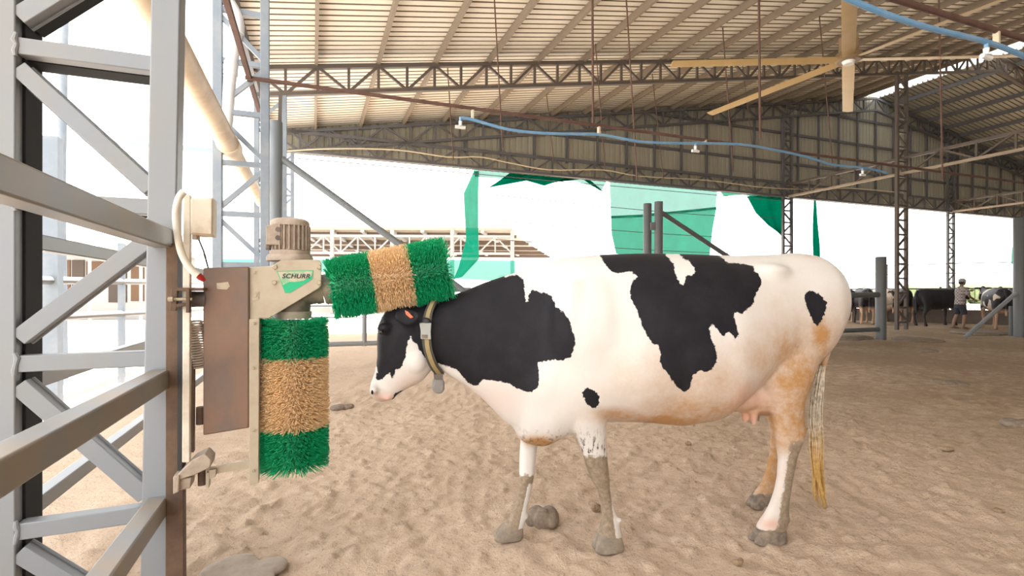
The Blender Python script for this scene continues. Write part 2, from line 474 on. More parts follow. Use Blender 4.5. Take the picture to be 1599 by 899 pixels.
def rafter(k, t1, panel, mat, label, group):
    v = frame_v(k)
    a = B(U0 - .6, v, chord_z(-.6)); ap = B(U0 + 25, v, chord_z(25)); b = B(U0 + t1, v, chord_z(t1))
    return truss('roof_truss', a, b, .55, panel, mat, label, 'truss', group, apex=ap)
rafter(2, 31.0, .64, M['truss_steel'], 'brown roof truss crossing the whole picture in front of the gable wall', None)
rafter(3, 42.0, .80, M['gable_steel'], 'dark sloping truss following the top of the gable wall', None)
truss('tie_truss', B(U0 - .1, GAB_V, 5.92), B(U0 + 42, GAB_V, 5.92), .56, .84, M['gable_steel'], 'dark level truss along the lower edge of the gable wall', 'truss')
u1, u2 = U0 + 19.4, U0 + 30.6
truss('side_truss', B(u1, GAB_V - .1, 5.86), B(u1, 6.6, 5.86), .52, .9, M['truss_steel'], 'brown side truss with pale lower edge running to the column in front of the gable', 'truss', low=M['tan_steel'])
truss('side_truss', B(u2, GAB_V - .1, 5.86), B(u2, 10.6, 5.86), .52, .9, M['truss_steel'], 'brown side truss with pale lower edge at the right edge, below the falling roof', 'truss', low=M['tan_steel'])

# girts and studs of the gable wall
for n_, z in (('lowest', 6.82), ('middle', 8.1), ('highest', 9.25)):
    t0 = max(-.4, (z - EAVE) / SLOPE + .3); t1 = min(42, 50 - t0)
    single('wall_girt', MB().bar(B(U0 + t0, GAB_V + .16, z), B(U0 + t1, GAB_V + .16, z), .06, .10), M['gable_steel'], B(U0 + t0, GAB_V + .16, z), '%s horizontal girt across the gable wall' % n_, 'girt')
for i in range(33):
    t = .2 + 1.25 * i
    zt = chord_z(t) - .5
    if zt < 6.2: continue
    if min(abs(t - 19.4), abs(t - 30.6)) < .5: continue
    single('wall_stud', MB().bar(B(U0 + t, GAB_V + .13, 5.85), B(U0 + t, GAB_V + .13, zt), .07, .07, CU), M['gable_steel'], B(U0 + t, GAB_V + .13, 5.85), 'thin dark upright stud against the gable wall sheets', 'stud', 'studs of the gable wall')

# lattice columns
def lattice(u, v, w, top, mat, label, group=None, flange=.1, depth=.1, z0=-.255, pitch=.615, brace=.06, along=None, skip_flange=()):
    along = along or CU
    base = B(u, v, 0)
    r = root('lattice_column', base, label, 'column', group)
    ps = (base - along * w, base)
    perp = along.cross(Z)
    for i, p in enumerate(ps):
        if i in skip_flange: continue
        part('flange', MB().bar(p - V((0, 0, .05)), p + V((0, 0, top)), flange, depth, perp), mat, r, bevel=.006)
    z = z0; k = 0
    while z < top - pitch:
        if z > 0: part('cross_brace', MB().bar(ps[0] + V((0, 0, z)), ps[1] + V((0, 0, z)), brace, brace), mat, r)
        a, b = (z + pitch - .05, z + .05) if k % 2 == 1 else (z + .05, z + pitch - .05)
        if min(a, b) > 0: part('diagonal_brace', MB().bar(ps[0] + V((0, 0, a)), ps[1] + V((0, 0, b)), brace * .9, brace * .9), mat, r)
        z += pitch; k += 1
    return r
# second to fourth columns of the left eave
lattice(U0, frame_v(1), COL_W, EAVE - .1, M['blue_steel'], 'blue-grey lattice column with the white downpipe, behind the brush motor')
lattice(U0, frame_v(2), COL_W, EAVE - .55, M['blue_steel'], 'blue-grey lattice column at the left end of the brown roof truss')
lattice(U0, frame_v(3), COL_W, 5.35, M['blue_steel'], 'far thin lattice column at the left end of the gable wall')
lattice(u1 + .25, frame_v(2), .48, chord_z(19.4) - .5, M['truss_steel'], 'brown lattice column standing in front of the gable wall', pitch=.5)
lattice(u1 + .25, GAB_V, .48, chord_z(19.4) - .5, M['gable_steel'], 'dark lattice column in the gable wall beside the torn green net', pitch=.5)
lattice(u2 + .25, GAB_V, .48, chord_z(30.6) - .5, M['gable_steel'], 'dark lattice column in the gable wall behind the standing person', pitch=.5)

# ================================================================== FOREGROUND COLUMN AND RAILS
fg = barn_frame(V0)
base = B(U0, V0, 0)
r = root('lattice_column', base, 'large pale grey lattice column in the left foreground carrying the brush machine', 'column')
PR0, PR1 = P(243, 899, 2.1) - V((0, 0, .6)), P(265, -60, 2.1)
PR1 = PR1 + (PR1 - PR0) * .6
PL0 = base - CU * COL_W; PL1 = PL0 + V((0, 0, 4.2))
def at_z(a, b, z): return a + (b - a) * ((z - a.z) / (b.z - a.z))
PRg = at_z(PR0, PR1, -.05)
part('flange', MB().bar(PRg, PR1, .1, .1, DV), M['column_steel'], r, bevel=.006)
part('flange', MB().bar(PL0 - V((0, 0, .05)), PL1, .075, .06, DV).bar(PL0 - V((0, 0, .05)) + CU * .005 + DV * .03, PL1 + CU * .005 + DV * .03, .06, .02, DV), M['column_steel'], r, bevel=.005)
part('flange_channel', MB().bar(PL0 - V((0, 0, .05)) + CU * .03 + DV * .085, PL1 + CU * .03 + DV * .085, .035, .13, DV), M['dark_channel_shade'], r, label='black bar, shade under the brace')
HZ = [2.17, 1.595, .985, .36]
for z in HZ + [2.79, 3.4]:
    a = at_z(PL0, PL1, z) + CU * .04; b = at_z(PR0, PR1, z) - CU * .045
    part('cross_brace', MB().bar(a, b, .06, .062), M['column_steel'], r, bevel=.004)
    part('weld_seam', MB().tube([a + DV * -.03 + V((0, 0, dz)) + V((rnd.uniform(-.004, .004),) * 3) for dz in (-.04, -.02, 0, .02, .045)], [.006, .01, .008, .011, .006], 8), M['column_steel'], r)
for (zl, zr) in ((2.09, 1.67), (1.08, 1.47), (.905, .43), (2.28, 2.70), (.28, -.1)):
    a = at_z(PL0, PL1, zl) + CU * .04; b = at_z(PR0, PR1, zr) - CU * .045
    part('diagonal_brace', MB().bar(a, b, .05, .062).bar(a + DV * .03, b + DV * .03, .012, .075), M['column_steel'], r, bevel=.003)

# black bars painting in the unlit undersides of braces above eye level
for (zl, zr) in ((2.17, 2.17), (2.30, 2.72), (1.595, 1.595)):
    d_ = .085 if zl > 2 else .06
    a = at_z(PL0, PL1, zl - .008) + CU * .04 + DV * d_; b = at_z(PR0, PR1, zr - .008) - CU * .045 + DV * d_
    part('brace_shade_bar', MB().bar(a, b, .10 if zl > 2 else .04, .05), M['dark_channel_shade'], r, label='black bar, shade under the brace')
# side rails: in front of the column (towards the camera) and beyond it
rail_z = [(1.468, 'highest'), (.905, 'middle'), (.395, 'lowest')]
for z, w in rail_z:
    p = at_z(PR0, PR1, z) - DV * .03 + CU * .005
    single('yard_rail', MB().bar(p, p - DV * 2.6, .07, .075), M['rail_steel'], p, '%s grey square rail coming from the foreground column toward the viewer' % w, 'rail', bevel=.006)
    p = at_z(PL0, PL1, z - .01) + DV * .15
    single('yard_rail', MB().bar(p, p + DV * 13.2, .06, .065), M['galvanised'], p, '%s grey rail running away beyond the foreground column' % w, 'rail', bevel=.005)
# ================================================================== BRUSH MACHINE
mo = P(459, 500, 2.3)
mf = Frame(mo.x, mo.y, BARN_ANG)                     # x along the arm, y away from the camera
mw = mf.pw
EX, EY = mf.ex, mf.ey
mr = root('brush_machine', V((mo.x, mo.y, 0)), 'rotating cow brush machine with green and tan brushes hung on the grey column', 'cow brush')
def mpoly(px, off): return [mw(x, y, off) for x, y in px]
# rusty mounting channel on the column and its upright bars
part('mounting_channel', MB().prism(mpoly([(259, 380), (285, 380), (287, 925), (258, 925)], -.10), EY * .05), M['rust'], mr, bevel=.003)
part('mounting_channel', MB().prism(mpoly([(277, 395), (284, 395), (284, 735), (277, 735)], -.12), EY * .03), M['black_plastic'], mr, label='black strip, shade in the gap')  # black strip standing for the shade in the gap beside the bar
part('upright_bar', MB().prism(mpoly([(286, 302), (297, 304), (296, 722), (284, 722)], -.16), EY * .03), M['cream_conduit'], mr, bevel=.003)
part('upright_bar', MB().prism(mpoly([(299, 560), (303, 560), (302, 706), (298, 706)], -.10), EY * .03), M['rust'], mr)
# upper hinge
hg = MB()
hg.prism(mpoly([(267, 450), (277, 450), (275, 485), (265, 485)], -.19), EY * .03)
hg.prism(mpoly([(276, 449), (318, 449), (318, 454), (276, 454)], -.19), EY * .10)
hg.prism(mpoly([(275, 474), (292, 472), (292, 477), (275, 480)], -.19), EY * .10)
hg.prism(mpoly([(290, 450), (296, 450), (296, 488), (290, 488)], -.20), EY * .03)
hb = part('hinge_bracket', hg, M['rust'], mr, bevel=.002)
part('bolt', MB().tube([mw(263, 467, -.20), mw(270, 467, -.20)], .010, 6).tube([mw(262, 467, -.19), mw(300, 467, -.19)], .006, 8), M['bolt'], hb)
part('pivot_pipe', MB().tube([mw(296, 467, -.10), mw(322, 467, -.10)], .032, 18), M['hub_dark'], mr)
# cover box
cb = part('cover_box', MB().prism(mpoly([(317, 418), (389, 416), (389, 668), (317, 680)], -.12), EY * .17), M['cover_rust'], mr, bevel=.006, label='rust brown cover box')
part('worn_patch', MB().prism(mpoly([(338, 442), (356, 440), (359, 447), (354, 452), (339, 451)], -.1215), EY * .003), M['bolt'], cb)
part('rubber_buffer', MB().tube([mw(313, 635, -.08), mw(313, 662, -.08)], .016, 12), M['rust'], mr)
# spring
sp = []
a, b = mw(304, 500, -.10), mw(314, 575, -.08)
ax = (b - a).normalized(); s1 = ax.cross(Z).normalized(); s2 = ax.cross(s1)
for i in range(19 * 12 + 1):
    t = i / (19 * 12); an = 2 * math.pi * i / 12
    sp.append(a.lerp(b, t) + (s1 * math.cos(an) + s2 * math.sin(an)) * .027)
part('spring', MB().tube(sp, .0042, 6), M['motor_dust'], mr)
# bracket plate with leg
plate = [(389, 417), (424, 415), (439, 406), (497, 405), (502, 410), (502, 445), (498, 450), (420, 497), (389, 498)]
bp = part('bracket_plate', MB().prism(mpoly(plate, -.105), EY * .010), M['beige_paint'], mr, bevel=.003)
for (x, y, q) in ((429, 417, .0105), (428, 441, .0105), (498, 417, .0105), (498, 441, .0105), (397, 425, .006), (397, 505, .006), (396, 574, .005), (396, 672, .005), (396, 735, .006)):
    off = -.105 if y < 500 else -.12
    part('bolt', MB().tube([mw(x, y, off), mw(x, y, off - .012)], [q, q * .8], 8), M['bolt'], bp)
part('latch_plate', MB().prism(mpoly([(394, 457), (404, 455), (404, 467), (394, 469)], -.108), EY * .004).prism(mpoly([(397, 459), (401, 458), (401, 463), (397, 464)], -.112), EY * .004), M['bolt'], bp)
part('side_post', MB().prism(mpoly([(389, 498), (405, 496), (404, 754), (389, 758)], -.12), EY * .04), M['beige_paint'], mr, bevel=.003)
part('side_post', MB().prism(mpoly([(404, 505), (408, 505), (408, 640), (404, 640)], -.06), EY * .02), M['galvanised'], mr)
# logo plate
tri = [(432, 423), (489, 422), (487, 436), (453, 457), (445, 457)]
lg = part('logo_plate', MB().prism(mpoly(tri, -.1075), EY * .003), None or paint('logo_green', (0.0, 0.42, 0.19), 0.4), mr)
part('logo_band', MB().prism(mpoly([(433.5, 424), (488, 423), (487, 430), (474, 438), (463, 440), (452, 440), (442, 445)], -.1085), EY * .001), paint('worn_band', (0.50, 0.46, 0.34), 0.5, 0, (0.05, .42, .2), .6, 30, .45, .6), lg, label='worn tan upper band')
tc = bpy.data.curves.new('lettering', 'FONT'); tc.body = 'SCHURR'; tc.size = .030; tc.shear = .25; tc.extrude = .0006; tc.offset = .0006; tc.space_character = 1.08
to = bpy.data.objects.new('tmp_text', tc); col.objects.link(to)
bpy.context.view_layer.update()
tm = bpy.data.meshes.new_from_object(to.evaluated_get(bpy.context.evaluated_depsgraph_get()))
bpy.data.objects.remove(to)
tw = max(v.co.x for v in tm.vertices); p0 = mw(440, 434, -.110); p1 = mw(484, 434, -.110)
sc_ = (p1 - p0).length / tw; off = world_off(lg)
for v in tm.vertices:
    w_ = p0 + EX * (v.co.x * sc_) + Z * (v.co.y * .9) - EY * v.co.z
    v.co = w_ - off
part('lettering', tm, M['black_plastic'], lg, smooth=None, label='dark slanted lettering')
# gear housing: elbow with two necks
ge = MB()
ge.tube([mw(459, 412, .02), mw(459, 470, .02)], [.085, .085], 24)
ge.tube([mw(459, 448, .01), mw(459, 497, .01)], [.078, .066], 24)
ge.tube([mw(455, 452, .0), mw(500, 452, .0)], [.08, .062], 24)
gb = part('gear_housing', ge, M['hub_dark'], mr)
part('flange_ring', MB().tube([mw(492, 455, .0), mw(503, 453, .0)], .060, 28).tube([mw(503, 453, .0), mw(507, 452, .0), mw(523, 449, .0), mw(525, 449, .0)], [.062, .070, .070, .05], 28), M['hub_dark'], gb)
part('flange_ring', MB().tube([mw(459, 486, .01), mw(459, 497, .01)], .075, 28), M['motor_dust'], gb)
# motor
mc = mw(453, 380, .02)
zt = lambda y: mw(453, y, .02).z
mt = MB()
R = .078
mt.tube([V((mc.x, mc.y, zt(y))) for y in (408, 402, 398, 397)], [.098, .098, .09, .075], 28)
mt.tube([V((mc.x, mc.y, zt(y))) for y in (399, 392, 391, 352, 349)], [.085, .085, .070, .070, .066], 28)
mo_ = part('motor', mt, M['motor_dust'], mr, label='dusty electric motor')
part('motor_cap', MB().tube([V((mc.x, mc.y, zt(y))) for y in (354, 350, 346, 343, 341.6)], [.082, .083, .080, .068, .045], 28), M['motor_dust'], mo_)
for i in range(26):
    an = 2 * math.pi * i / 26
    d = V((math.cos(an), math.sin(an), 0))
    if d.dot(-EX) > .86: continue
    c = V((mc.x, mc.y, 0)) + d * .074
    part('cooling_fin', MB().box((c.x, c.y, (zt(353) + zt(391)) / 2), (.024, .005, zt(353) - zt(391)), (d, d.cross(Z), Z)), M['motor_dust'], mo_)
tb = MB().prism(mpoly([(415, 352), (428, 350), (441, 350), (441, 384), (428, 382), (415, 382)], -.05), EY * .09)
t_ = part('terminal_box', tb, M['motor_dust'], mo_, bevel=.004)
gl = part('terminal_box', MB().tube([mw(419, 381, -.01), mw(419, 390, -.01)], [.014, .011], 10).tube([mw(434, 358, -.052), mw(434, 358, -.06)], .011, 12).tube([mw(434, 371, -.052), mw(434, 371, -.06)], .011, 12), M['hub_dark'], mo_, label='cable glands')
gl.name = 'cable_gland'

# brushes
def brush(name, a, b, ra, rb, bands, label, seed, dens=1.0):
    rs = np.random.RandomState(seed)
    a, b = V(a), V(b); ax = (b - a); L = ax.length; ax.normalize()
    s1 = ax.cross(V((.3, .8, .1))).normalized(); s2 = ax.cross(s1)
    core = part(name, MB().tube([a, b], .035, 16), M['black_plastic'], mr, label=label)
    t0 = 0
    for frac, mk in bands:
        vs = []; fs = []
        rings = max(3, int(frac * L / .0105)); per = 46
        q0 = a + ax * (L * (t0 + .001)); q1 = a + ax * (L * (t0 + frac - .001))
        cyl = MB().tube([q0, q1], .10, 24)
        vs += [V(x) for x in cyl.v]; fs += cyl.f
        for ri in range(rings):
            for pi in range(per):
                an0 = 2 * math.pi * (pi + .5 * (ri % 2)) / per + rs.normal(0, .02)
                tt = t0 + frac * (ri + .5) / rings; rt = rs.normal(0, .012)
                for q in range(5):
                    an = an0 + rs.normal(0, .022)
                    tq = tt + rs.normal(0, .0028) / L
                    rad = (ra + (rb - ra) * tq) * (rs.uniform(.955, 1.02) + rt)
                    lean = rs.normal(0, .0055) + (.020 * rs.uniform(.3, 1) if tq > .965 else 0) - (.016 * rs.uniform(.3, 1) if tq < .035 else 0)
                    d = s1 * math.cos(an) + s2 * math.sin(an); sd = ax.cross(d)
                    p = a + ax * (L * tq) + d * .085
                    e = a + ax * (L * tq + lean) + d * rad + sd * rs.normal(0, .005) + V((0, 0, -.003))
                    w = .0019
                    base3 = [p + ax * w, p - ax * w * .5 + sd * w * .87, p - ax * w * .5 - sd * w * .87]
                    top3 = [e + ax * w * .8, e - ax * w * .4 + sd * w * .7, e - ax * w * .4 - sd * w * .7]
                    i0 = len(vs); vs += base3 + top3
                    fs += [(i0, i0 + 1, i0 + 4, i0 + 3), (i0 + 1, i0 + 2, i0 + 5, i0 + 4), (i0 + 2, i0, i0 + 3, i0 + 5), (i0 + 3, i0 + 4, i0 + 5)]
        o_ = world_off(core); me = bpy.data.meshes.new('bristle_band')
        me.from_pydata([(v.x - o_.x, v.y - o_.y, v.z - o_.z) for v in vs], [], fs)
        bo = part('bristle_band', me, M[mk], core, smooth=None, label='%s bristles' % ('green' if 'green' in mk else 'tan'))
        bo['kind'] = 'stuff'
        t0 += frac
    return core
brush('upright_brush', V((mo.x, mo.y, P(459, 500, 2.3).z)), V((mo.x, mo.y, P(459, 722, 2.3).z)), .146, .150,
      [(.25, 'bristle_green'), (.49, 'bristle_tan'), (.26, 'bristle_green')], 'upright brush under the gear housing', 3)
brush('tilted_brush', P(519, 450, 2.33), P(695, 420, 2.47), .140, .158,
      [(.34, 'bristle_green'), (.34, 'bristle_tan'), (.32, 'bristle_green')], 'tilted brush lying on the cow\'s neck', 4)
# lower hinge: lug, pin, arm to the side post
part('lower_arm', MB().bar(mw(322, 736, -.10), mw(390, 724, -.09), .012, .030), M['beige_paint'], mr)
lug = MB()
lug.prism(mpoly([(276, 742), (300, 718), (320, 708), (330, 718), (328, 730), (303, 742), (276, 750)], -.16), EY * .10)
lug.prism(mpoly([(270, 744), (280, 742), (279, 768), (270, 772)], -.17), EY * .12)
lug.prism(mpoly([(280, 748), (299, 745), (297, 762), (280, 766)], -.15), EY * .08)
lo = part('hinge_lug', lug, M['motor_dust'], mr, bevel=.004)
part('hinge_pin', MB().tube([mw(315, 730, -.10), mw(315, 757, -.10)], .014, 12), M['rust'], lo)
part('arm_clevis', MB().prism(mpoly([(322, 738), (327, 737), (326, 762), (321, 762)], -.12), EY * .04).prism(mpoly([(326, 734), (338, 732), (336, 745), (327, 748)], -.12), EY * .04), M['beige_paint'], lo, bevel=.002)

# switch box and cables on the column
jb = root('switch_box', mw(314, 368, -.16), 'square cream switch box fixed at the edge of the grey column above the brush machine', 'electrical box')
part('box_body', MB().prism(mpoly([(297, 309), (333, 308), (332, 368), (297, 366)], -.19), EY * .09), M['cream_box'], jb, bevel=.006)
part('box_lid', MB().prism(mpoly([(299, 311), (331, 310), (330.5, 366), (299, 364)], -.196), EY * .008), M['cream_box'], jb, bevel=.003)
part('cable_gland', MB().tube([mw(306, 366, -.15), mw(306, 374, -.15)], .014, 10), M['bolt'], jb)
part('cable', MB().tube([mw(310, 373, -.15), mw(318, 392, -.16), mw(325, 418, -.11)], .003, 6), M['black_plastic'], jb)
cd = root('cable_conduit', mw(280, 330, -.2), 'white bent cable conduit with red end beside the switch box', 'conduit')
cpt = [(287, 299), (280, 308), (275.5, 325), (275, 345), (278, 370), (283, 393), (291, 410), (300, 422), (310, 430)]
def smooth_pts(pts, n=4):
    out = []
    for i in range(len(pts) - 1):
        p0 = pts[max(i - 1, 0)]; p1 = pts[i]; p2 = pts[i + 1]; p3 = pts[min(i + 2, len(pts) - 1)]
        for k in range(n):
            t = k / n
            out.append(.5 * ((2 * p1) + (p2 - p0) * t + (2 * p0 - 5 * p1 + 4 * p2 - p3) * t * t + (3 * p1 - p0 - 3 * p2 + p3) * t ** 3))
    out.append(pts[-1]); return out
part('conduit_tube', MB().tube(smooth_pts([mw(x, y, -.21) for x, y in cpt]), .0135, 12), M['cream_conduit'], cd)
part('red_tip', MB().tube([mw(309, 429, -.21), mw(313, 433, -.20), mw(318, 437, -.18)], [.0125, .0125, .008], 12), M['red_plastic'], cd, label='red plastic end')
# ================================================================== COW
cowf = Frame(.23, 2.57, math.atan2(.196, .98))        # x towards the tail, y away from the camera
def cl(px, py, off=0.0): return cowf.pix(px, py, off)
def section(f, b, hw, cy=None, n=28, ex=.92, bias=0.0):
    """closed ring between two silhouette points f and b (local), hw = half thickness across"""
    f, b = V(f), V(b)
    c = (f + b) / 2; h = (f - b) / 2
    if cy is not None: c = V((c.x, cy, c.z))
    h = V((h.x, 0, h.z)); ring = []
    for j in range(n):
        t = 2 * math.pi * j / n; cs, sn = math.cos(t), math.sin(t)
        k = (abs(cs) ** ex) * (1 if cs >= 0 else -1); l = (abs(sn) ** ex) * (1 if sn >= 0 else -1)
        ring.append(c + h * k + V((0, hw * l * (1 - bias * cs), 0)))
    return ring
def tile(mb, st, off=None, n=28, ex=.92, bias=0.0):
    rings = []
    for s in st:
        o = s[3] if len(s) > 3 else (off or 0)
        bi = s[4] if len(s) > 4 else bias
        rings.append(section(cl(s[0][0], s[0][1], o), cl(s[1][0], s[1][1], o), s[2], o, n, ex, bi))
    mb.ring_loft(rings)
TORSO = [((806, 470), (802, 640), .09), ((818, 424), (815, 689), .15), ((850, 409), (845, 697), .20), ((890, 401), (885, 675), .245), ((940, 397), (935, 655), .285), ((1000, 395), (1000, 656), .325), ((1050, 396), (1050, 661), .345),
         ((1100, 397.5), (1100, 652), .345), ((1150, 399), (1150, 610), .30), ((1200, 397.5), (1190, 578), .265), ((1240, 394.5), (1235, 585), .255), ((1268, 398.5), (1262, 556), .235), ((1290, 414), (1284, 522), .185),
         ((1304, 440), (1299, 498), .12), ((1309, 456), (1307, 482), .06)]
NECK = [((880, 405), (850, 680), .19), ((830, 416), (818, 680), .165), ((788, 429), (785, 656), .14), ((752, 441), (752, 622), .12), ((720, 455), (722, 599), .105), ((695, 466), (697, 583), .095), ((668, 474), (676, 572), .09), ((640, 477), (660, 555), .075)]
HEAD = [((634, 473), (684, 545), .06), ((622, 474), (680, 566), .085), ((608, 480), (674, 578), .098), ((597, 492), (668, 585), .102), ((590, 508), (662, 592), .100), ((588.5, 530), (650, 600), .088), ((589, 556), (636, 606), .070), ((585, 582), (626, 612), .060),
        ((579, 597), (614, 619), .060), ((577, 607), (606, 624), .056), ((578, 615), (600, 627), .044), ((583, 622), (594, 627), .025)]
NF = [((862, 545), (955, 555), .06, -.165), ((872, 600), (952, 610), .062, -.17), ((882, 640), (948, 640), .062, -.155), ((893, 667), (946, 662), .055, -.14), ((903, 690), (946, 690), .048, -.125), ((911, 712), (947.5, 711), .045, -.112), ((914, 726), (949, 727), .045, -.106), ((921, 745), (951, 746), .042, -.106),
      ((933, 765), (952, 765), .033, -.106), ((938, 785), (956, 783), .030, -.106), ((940, 803), (961, 800), .031, -.106), ((938, 815), (966, 813), .036, -.106), ((934, 828), (970, 828), .042, -.106), ((931, 838), (972, 838), .044, -.106)]
FF = [((822, 590), (890, 600), .055, .10), ((815, 640), (852, 645), .052, .106), ((812.5, 690), (839, 690), .046, .106), ((811, 718), (836, 718), .043, .106), ((811, 742), (834, 740), .041, .106), ((809, 762), (830, 760), .034, .106), ((805, 783), (826, 780), .030, .106), ((800, 798), (823, 796), .031, .106),
      ((792, 812), (821, 808), .036, .106), ((783, 822), (819, 820), .042, .106), ((777, 830), (816, 830), .043, .106)]
NH = [((1150, 490), (1305, 480), .05, -.15), ((1165, 530), (1297, 510), .07, -.165), ((1178, 570), (1281, 555), .075, -.185), ((1192, 600), (1265, 595), .07, -.195), ((1204, 630), (1254, 625), .058, -.195), ((1207, 655), (1253, 650), .048, -.19), ((1210, 678), (1258, 673), .043, -.19), ((1212, 695), (1252, 690), .040, -.19),
      ((1216, 715), (1244, 713), .033, -.19), ((1214, 745), (1237.5, 745), .029, -.19), ((1209, 768), (1234, 768), .029, -.19), ((1202, 788), (1231, 788), .031, -.19), ((1194, 803), (1231, 803), .037, -.19), ((1186, 815), (1229, 815), .043, -.19), ((1180, 826), (1226, 828), .046, -.19)]
FH = [((1170, 540), (1285, 530), .07, .165), ((1185, 590), (1262, 590), .07, .185), ((1196, 640), (1240, 640), .05, .19), ((1205, 676), (1243, 672), .042, .19), ((1203, 706), (1230, 705), .034, .19), ((1196, 735), (1222, 733), .030, .19), ((1189, 755), (1214, 755), .031, .19), ((1181, 766), (1208, 766), .036, .19), ((1175, 775), (1204, 775), .042, .19)]
TAILD = [(1284, 422), (1300, 440), (1309, 460), (1308, 485), (1301, 515), (1293, 545), (1286, 572), (1281, 600)]

def remesh(mb, voxel, smooth_it, name):
    me = mb.mesh('tmp'); o = bpy.data.objects.new('tmp', me); col.objects.link(o)
    m = o.modifiers.new('r', 'REMESH'); m.mode = 'VOXEL'; m.voxel_size = voxel; m.adaptivity = 0
    s = o.modifiers.new('s', 'SMOOTH'); s.factor = .5; s.iterations = smooth_it
    bpy.context.view_layer.update()
    out = bpy.data.meshes.new_from_object(o.evaluated_get(bpy.context.evaluated_depsgraph_get()))
    out.name = name
    bpy.data.objects.remove(o); bpy.data.meshes.remove(me)
    return out
AX, AY, AZ = V((1, 0, 0)), V((0, 1, 0)), V((0, 0, 1))
def bump_at(mb, px, py, off, r, ax=(AX, AY, AZ)): mb.ellipsoid(cl(px, py, off), r, ax)
tm_ = MB()
tile(tm_, TORSO, 0, 36, .88, .12); tile(tm_, NECK, 0, 28, .95)
for o_ in (-1, 1):
    bump_at(tm_, 895, 515, o_ * .175, (.12, .075, .24)); bump_at(tm_, 868, 600, o_ * .14, (.14, .07, .14)); bump_at(tm_, 1203, 424, o_ * .175, (.11, .065, .045))
    bump_at(tm_, 1232, 485, o_ * .165, (.18, .08, .20)); bump_at(tm_, 1225, 560, o_ * .18, (.12, .075, .16)); bump_at(tm_, 1290, 432, o_ * .06, (.035, .04, .03))
    bump_at(tm_, 1020, 560, o_ * .155, (.34, .185, .27)); bump_at(tm_, 930, 520, o_ * .12, (.25, .16, .30))
bump_at(tm_, 830, 668, 0, (.085, .11, .075)); bump_at(tm_, 842, 682, 0, (.11, .05, .04))
stage = remesh(tm_, .013, 26, 'stage')
cm = MB()
cm.add([V(v.co) for v in stage.vertices], [tuple(p.vertices) for p in stage.polygons])
HD = [(a, b, w, .0 + .006 * i) for i, (a, b, w) in enumerate(HEAD)]
tile(cm, HD, 0, 24, .85); tile(cm, NECK[4:], 0, 28, .95)
for L_ in (NF, FF, NH, FH): tile(cm, L_, None, 20, .95)
bump_at(cm, 1215, 600, -.20, (.075, .045, .10)); bump_at(cm, 1215, 605, .18, (.075, .05, .10))
# udder and teats
bump_at(cm, 1176, 612, -.05, (.13, .165, .115)); bump_at(cm, 1190, 622, -.06, (.075, .14, .09)); bump_at(cm, 1148, 616, -.05, (.14, .15, .085))
for (x, y, o_) in ((1163, 652, -.10), (1177, 656, -.14), (1168, 648, .06), (1182, 650, .06)):
    cm.tube([cl(x, y - 14, o_), cl(x, y, o_), cl(x + .5, y + 8, o_)], [.022, .017, .013], 12)
# skin fold running from the belly up over the flank
cm.tube([cl(1118, 645, -.10), cl(1142, 632, -.17), cl(1164, 611, -.205), cl(1180, 588, -.225), cl(1188, 560, -.22)], [.016, .022, .024, .022, .014], 12)
# cheeks, brow, nostril rim, lips
bump_at(cm, 650, 560, -.04, (.06, .055, .07)); bump_at(cm, 650, 560, .09, (.06, .05, .07)); bump_at(cm, 600, 512, -.066, (.034, .028, .026)); bump_at(cm, 600, 512, .095, (.034, .026, .026))
bump_at(cm, 584, 608, -.005, (.022, .035, .024)); bump_at(cm, 584, 608, .12, (.022, .03, .024)); bump_at(cm, 606, 619, .03, (.035, .05, .018))
# ears: flat leaves standing out sideways
def ear(base, tip, mid_w, th):
    base, tip = V(base), V(tip); a = tip - base; rings = []
    upv = V((.25, 0, .97)); side = a.cross(upv).normalized(); up2 = side.cross(a).normalized()
    for t, w in ((0, .4), (.1, .65), (.25, .92), (.45, 1), (.65, .95), (.8, .78), (.92, .5), (1, .15)):
        c = base + a * t + V((0, 0, -.012 * math.sin(t * 3)))
        rings.append([c + up2 * (mid_w * w * math.cos(2 * math.pi * j / 14)) + side * (th * (.45 + .55 * w) * math.sin(2 * math.pi * j / 14)) for j in range(14)])
    cm.ring_loft(rings)
ear(cl(618, 490, -.075), cl(656, 493, -.17), .040, .014); ear(cl(632, 484, .08), cl(640, 482, .22), .042, .014)
bump_at(cm, 630, 480, 0, (.035, .06, .025))
cm.tube(smooth_pts([cl(x, y, 0) for x, y in TAILD], 3), [max(.016, .036 - .0011 * i) for i in range(3 * (len(TAILD) - 1) + 1)], 12)
for (x, y, o_) in ((968, 812, -.085), (968, 812, -.128), (1231, 812, -.17), (1231, 812, -.21), (822, 806, .09), (822, 806, .125), (1207, 766, .17), (1207, 766, .21)):
    bump_at(cm, x, y, o_, (.014, .011, .016))
cow_me = remesh(cm, .0085, 9, 'cow_body')

